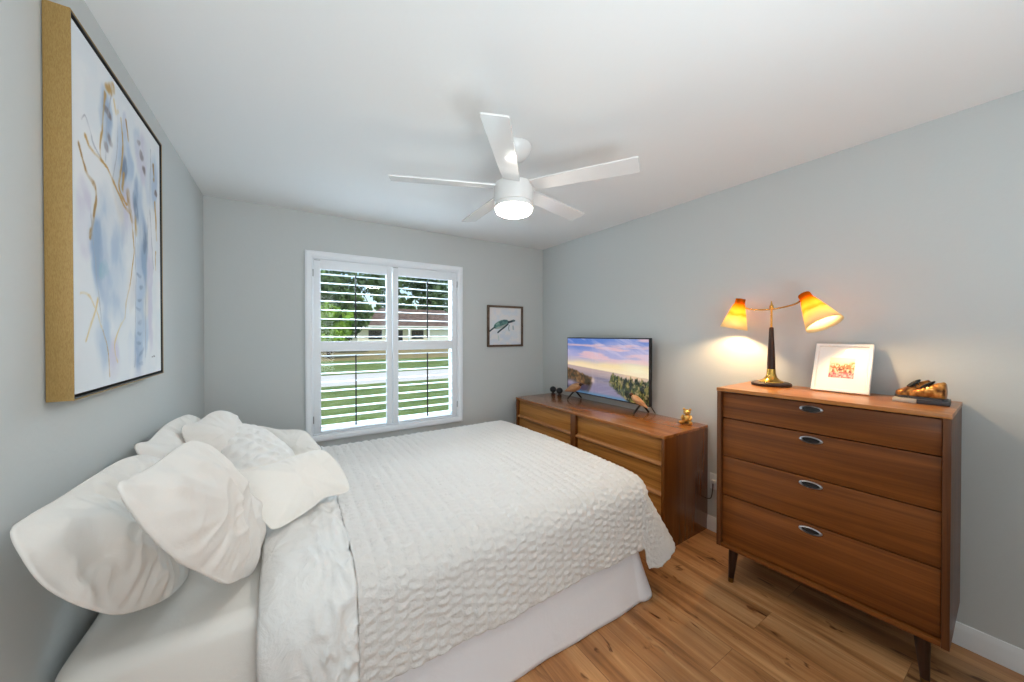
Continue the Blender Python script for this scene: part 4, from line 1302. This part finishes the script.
def paint_turtle(u, v):
    img = np.ones(u.shape + (3,)) * np.array([232, 231, 232]) / 255
    n = fbm(u * 7, v * 7); nf = fbm(u * 22, v * 22)
    img = lay(img, 0.6 * sstep(.4, .7, n) * sstep(0.0, 0.2, u) * sstep(1, .8, u), (214, 226, 238))
    img = lay(img, 0.5 * sstep(.5, .65, fbm(u * 5 + 3, v * 9)) * sstep(.5, .2, v), (208, 218, 234))
    a = R(20); cx, cy = 0.37, 0.56
    x = (u - cx) * math.cos(a) + (v - cy) * math.sin(a); y = -(u - cx) * math.sin(a) + (v - cy) * math.cos(a)
    sh_ = sstep(1.05, 0.92, np.hypot(x / 0.25, (y + .02) / np.where(y > -.02, .115, .085)))
    img = lay(img, sh_, (96, 142, 138)); img = lay(img, sh_ * sstep(.45, .6, nf), (60, 104, 104)); img = lay(img, sh_ * sstep(.55, .7, n), (146, 180, 170))
    img = lay(img, sh_ * sstep(-.03, -.07, y), (168, 178, 172))
    def fl(P, w, rgb):
        nonlocal img
        Q = catmull([(p, q, 0) for p, q in P], 6)
        d = segdist(u, v, [(p.x, p.y) for p in Q])
        img = lay(img, sstep(w, w * .6, d), rgb)
    fl([(0.60, 0.61), (0.68, 0.63), (0.76, 0.655)], .036, (38, 62, 74)); fl([(0.74, 0.65), (0.79, 0.655)], .028, (84, 112, 116))
    fl([(0.58, 0.56), (0.48, 0.48), (0.36, 0.40), (0.27, 0.33)], .026, (44, 66, 78)); fl([(0.17, 0.47), (0.10, 0.42), (0.02, 0.36)], .024, (52, 74, 84)); fl([(0.62, 0.53), (0.60, 0.44), (0.62, 0.38)], .014, (140, 156, 160))
    fl([(0.74, 0.50), (0.75, 0.42)], .026, (170, 188, 196)); fl([(0.28, 0.24), (0.30, 0.12)], .02, (200, 216, 214))
    return img
mt = Matrix.Translation((0, -0.012, 0)) @ Matrix(((1, 0, 0, 0), (0, 0, -1, 0), (0, 1, 0, 0), (0, 0, 0, 1)))
picture('print', w_ - 2 * t2 + .002, h_ - 2 * t2 + .002, 130, 130, paint_turtle, colattr('turtle_print', 0.6), tp, mt)
bm = BM(); box(bm, (-w_ / 2 + .01, -0.010, -h_ / 2 + .01), (w_ / 2 - .01, -0.002, h_ / 2 - .01)); obj('backing', bm, M['black'], tp)

# ------------------------------------------------------------------ ceiling fan
FX, FY = 1.040, 1.620
fan = thing('ceiling_fan', 'white five-blade ceiling fan with a lit round lamp', 'ceiling fan', (FX, FY, H))
M['fan'] = plain('white_fan_paint', (232, 231, 229), 0.30, coat=0.3)
M['blade'] = plain('white_blade_gloss', (236, 235, 234), 0.16, coat=0.5)
bm = BM(); lathe(bm, [(0.098, -0.001), (0.098, -0.010), (0.088, -0.034), (0.062, -0.062), (0.034, -0.076), (0.024, -0.080)], 48); obj('canopy', bm, M['fan'], fan)
bm = BM(); lathe(bm, [(0.014, -0.078), (0.014, -0.170), (0.030, -0.172), (0.034, -0.200), (0.040, -0.206)], 28); obj('downrod', bm, M['fan'], fan)
bm = BM(); lathe(bm, [(0.040, -0.200), (0.096, -0.202), (0.104, -0.206), (0.106, -0.216), (0.106, -0.300), (0.104, -0.306), (0.098, -0.308), (0.098, -0.312), (0.104, -0.314), (0.1045, -0.332), (0.100, -0.335)], 64); obj('motor_housing', bm, M['fan'], fan)
lens_m = NT('lit_opal_lens'); lens_m.b.inputs['Base Color'].default_value = (0.9, 0.9, 0.9, 1); lens_m.b.inputs['Emission Color'].default_value = (1.0, 0.93, 0.83, 1); lens_m.b.inputs['Emission Strength'].default_value = FAN_E
bm = BM(); lathe(bm, [(0.0985, -0.334), (0.0985, -0.346), (0.093, -0.356), (0.075, -0.365), (0.045, -0.370), (0.012, -0.372)], 64); o = obj('light_lens', bm, lens_m.m, fan); o['label'] = 'glowing white lamp lens'
for i in range(5):
    a = R(-57.0 + 72 * i)
    mt = Matrix.Rotation(a, 4, 'Z') @ Matrix.Translation((0, 0, -0.222)) @ Matrix.Rotation(R(-11), 4, 'X')
    bm = BM()
    out = [(0.109, -0.042), (0.20, -0.048), (0.40, -0.052), (0.638, -0.056), (0.645, -0.052), (0.645, 0.052), (0.638, 0.056), (0.40, 0.052), (0.20, 0.048), (0.109, 0.042)]
    vs = prism(bm, out, 'z', -0.0035, 0.0035)
    for v in vs: v.co = mt @ v.co
    bl = obj('blade', bm, M['blade'], fan, angle=30)
    bm = BM()
    vs = prism(bm, [(0.094, -0.030), (0.150, -0.036), (0.175, -0.020), (0.175, 0.020), (0.150, 0.036), (0.094, 0.030)], 'z', 0.004, 0.008)
    for v in vs: v.co = mt @ v.co
    obj('blade_bracket', bm, M['fan'], bl)

# ------------------------------------------------------------------ outdoors, seen through the shutters
GZ = -0.15
def grass_mat():
    t = NT('lawn_grass')
    co = t.coord()
    a = t.n('TexNoise', i_Scale=1.2, i_Detail=6.0, i_Roughness=0.7); t.l(co, a.inputs['Vector'])
    b = t.n('TexNoise', i_Scale=14.0, i_Detail=3.0); t.l(co, b.inputs['Vector'])
    c = t.ramp(a.outputs[0], [(0.35, s2l((96, 122, 58))), (0.55, s2l((130, 150, 84))), (0.75, s2l((160, 172, 112)))])
    t.l(t.mix(0.6, c, t.ramp(b.outputs[0], [(0.3, (0.55, 0.6, 0.5, 1)), (0.7, (1.15, 1.15, 1.1, 1))]), 'MULTIPLY'), t.b.inputs['Base Color'])
    t.b.inputs['Roughness'].default_value = 0.95
    t.bump(b.outputs[0], 0.8, 0.05)
    return t.m
bm = BM(); box(bm, (-60, ROOM_YB + WT, GZ - 0.1), (110, 140, GZ)); struct(obj('lawn', bm, grass_mat()))
bm = BM(); box(bm, (-60, 11.9, GZ), (110, 15.0, GZ + 0.012)); struct(obj('road', bm, plain('pale_concrete', (234, 231, 226), .9, var=0.05, bscale=8)))
bm = BM()
dry = plain('dry_grass', (168, 152, 104), .95, var=.3, bscale=20)
prism(bm, [(-60, 24.0), (110, 22.0), (110, 38.0), (-60, 40.0)], 'z', GZ, GZ + 0.01); struct(obj('dry_verge', bm, dry))

hs = thing('house', 'pale house with brown hip roof across the lawn outside the window', 'house', (17.0, 52.0, GZ))
hw = plain('house_render', (228, 220, 204), .9); hr = NT('brown_shingles')
co = hr.coord((1, 1, 4)); nz = hr.n('TexNoise', i_Scale=1.5, i_Detail=5.0); hr.l(co, nz.inputs['Vector'])
hr.l(hr.ramp(nz.outputs[0], [(0.3, s2l((88, 72, 64))), (0.6, s2l((118, 100, 92))), (0.8, s2l((138, 120, 112)))]), hr.b.inputs['Base Color']); hr.b.inputs['Roughness'].default_value = .9
bm = BM(); box(bm, (-9, 0, 0), (9, 8, 2.7)); obj('wall', bm, hw, hs)
def hip(bm, x0, x1, y0, y1, z0, z1, e=0.6):
    m = (y1 - y0) / 2
    b = [bm.verts.new(p) for p in ((x0 - e, y0 - e, z0), (x1 + e, y0 - e, z0), (x1 + e, y1 + e, z0), (x0 - e, y1 + e, z0))]
    r = [bm.verts.new(((x0 + m), (y0 + y1) / 2, z1)), bm.verts.new(((x1 - m), (y0 + y1) / 2, z1))]
    bm.faces.new((b[0], b[1], r[1], r[0])); bm.faces.new((b[2], b[3], r[0], r[1])); bm.faces.new((b[1], b[2], r[1])); bm.faces.new((b[3], b[0], r[0])); bm.faces.new(b)
bm = BM(); hip(bm, -9, 9, 0, 8, 2.7, 5.6); obj('roof', bm, hr.m, hs, angle=10)
glass_d = plain('dark_house_glass', (40, 44, 48), .15)
for x0, x1, z0, z1, nm in ((-7.6, -5.8, 0.9, 2.2, 'window'), (-3.9, -2.9, 0.1, 2.2, 'door'), (-1.6, 0.2, 0.9, 2.2, 'window'), (5.6, 7.4, 0.8, 2.2, 'window')):
    bm = BM(); box(bm, (x0, -0.03, z0), (x1, 0.02, z1)); obj(nm, bm, glass_d, hs)
bm = BM(); box(bm, (1.2, -0.05, 0.02), (4.4, 0.02, 2.3), 0.02); obj('garage_door', bm, plain('white_garage', (240, 238, 232), .6), hs)
for x in (-5.0, -2.2, 0.7, 5.0):
    bm = BM(); box(bm, (x - .14, -1.0, 0), (x + .14, -0.72, 2.72), .02); obj('porch_column', bm, M['trim'], hs)
bm = BM(); box(bm, (-9.4, -1.25, 2.62), (9.4, 0.0, 2.80)); obj('porch_fascia', bm, M['trim'], hs)

def leaf_mat(name, c1, c2):
    t = NT(name)
    i = t.n('TexCoord'); nz = t.n('TexNoise', i_Scale=1.1, i_Detail=4.0); t.l(i.outputs['Object'], nz.inputs['Vector'])
    t.l(t.ramp(nz.outputs[0], [(0.35, s2l(c1)), (0.65, s2l(c2))]), t.b.inputs['Base Color'])
    t.b.inputs['Roughness'].default_value = .8
    return t.m
LM = [leaf_mat('dark_leaves', (52, 76, 44), (92, 118, 72)), leaf_mat('mid_leaves', (70, 100, 54), (120, 146, 88)), leaf_mat('bright_leaves', (84, 128, 36), (146, 182, 74))]
barkm = plain('tree_bark', (84, 68, 54), .95, var=.3, bscale=12)
def tree(x, y, ht, rad, base, kind, label, name='tree', leaf=0.5, n=900, grp='trees beyond the lawn', cat='tree'):
    rnd = random.Random(int(x * 31 + y * 7))
    t = thing(name, label, cat, (x, y, GZ), (0, 0, rnd.random() * 6), grp)
    bm = BM()
    tr_ = max(0.06, rad * 0.09)
    tube(bm, [(0, 0, 0), (0.05 * rad, 0, base * .7), (0, 0.05 * rad, base + (ht - base) * .4), (0.02, 0, base + (ht - base) * .8)], lambda k: tr_ * (1 - .75 * k), 8, 4)
    for q in range(4):
        a = q * 1.6 + rnd.random()
        tube(bm, [(0, 0, base), (rad * .35 * math.cos(a), rad * .35 * math.sin(a), base + (ht - base) * .3), (rad * .6 * math.cos(a), rad * .6 * math.sin(a), base + (ht - base) * .5)], lambda k: tr_ * .4 * (1 - .7 * k), 6, 3)
    obj('trunk', bm, barkm, t)
    V, F = [], []
    lumps = []
    for q in range(12):
        a = rnd.random() * 6.28; rr = rad * 0.62 * math.sqrt(rnd.random()); zz = base + (ht - base) * (0.18 + 0.68 * rnd.random())
        lumps.append((rr * math.cos(a), rr * math.sin(a), zz, rad * (0.38 + 0.22 * rnd.random())))
    for k in range(n):
        lx, ly, lz, lr = rnd.choice(lumps)
        d = Vector((rnd.gauss(0, 1), rnd.gauss(0, 1), rnd.gauss(0, 1))).normalized() * lr * (0.75 + .3 * rnd.random())
        c = Vector((lx, ly, min(lz + d.z * .8, ht))) + Vector((d.x, d.y, 0))
        c.z = max(c.z, base * .6 + 0.05)
        e = Euler((rnd.random() * 6, rnd.random() * 6, rnd.random() * 6)).to_matrix()
        s = leaf * (0.6 + .8 * rnd.random())
        i0 = len(V)
        for px, py, pz in ((-1, 0, 0), (-.2, .55, .15), (1, 0, 0), (-.2, -.55, .15)): V.append(c + e @ Vector((px * s, py * s, pz * s)))
        F.append((i0, i0 + 1, i0 + 2, i0 + 3))
    npobj('crown', V, F, LM[kind], t, 30)
    return t
TREES = [
    (-4, 66, 14, 4.4, 2.5, 0), (5, 66, 13, 4.4, 2.0, 1), (14, 66, 14, 4.4, 2.5, 0), (23, 66, 15, 4.4, 2.5, 0), (32, 66, 13, 4.4, 2, 1), (41, 66, 14, 4.4, 2.5, 0), (50, 66, 13, 4.4, 2.5, 0),
    (0.5, 77, 16, 4.8, 2.5, 1), (10, 77, 15, 4.8, 2.5, 0), (20, 77, 17, 4.8, 2.5, 1), (30, 77, 16, 4.8, 2.5, 0), (40, 77, 16, 4.8, 2.5, 0), (52, 77, 16, 4.8, 2.5, 1),
]
for x, y, ht, rad, base, kind in TREES:
    tree(x, y, ht, rad, base, kind, 'leafy green tree in the tall row at the far edge of the lawn outside', n=1300, leaf=0.55)
tree(2.9, 33, 6.8, 2.6, 1.4, 0, 'dark tree outside the window, left of the pale house', n=1300, leaf=0.34)
tree(4.9, 38, 6.0, 2.4, 1.4, 1, 'mid-green tree outside, half covering the pale house corner', n=1200, leaf=0.34)
tree(2.3, 26, 3.9, 1.5, 0.5, 2, 'bright green bush across the road at the left of the window', 'bush', n=1100, leaf=0.2, grp=None, cat='bush')
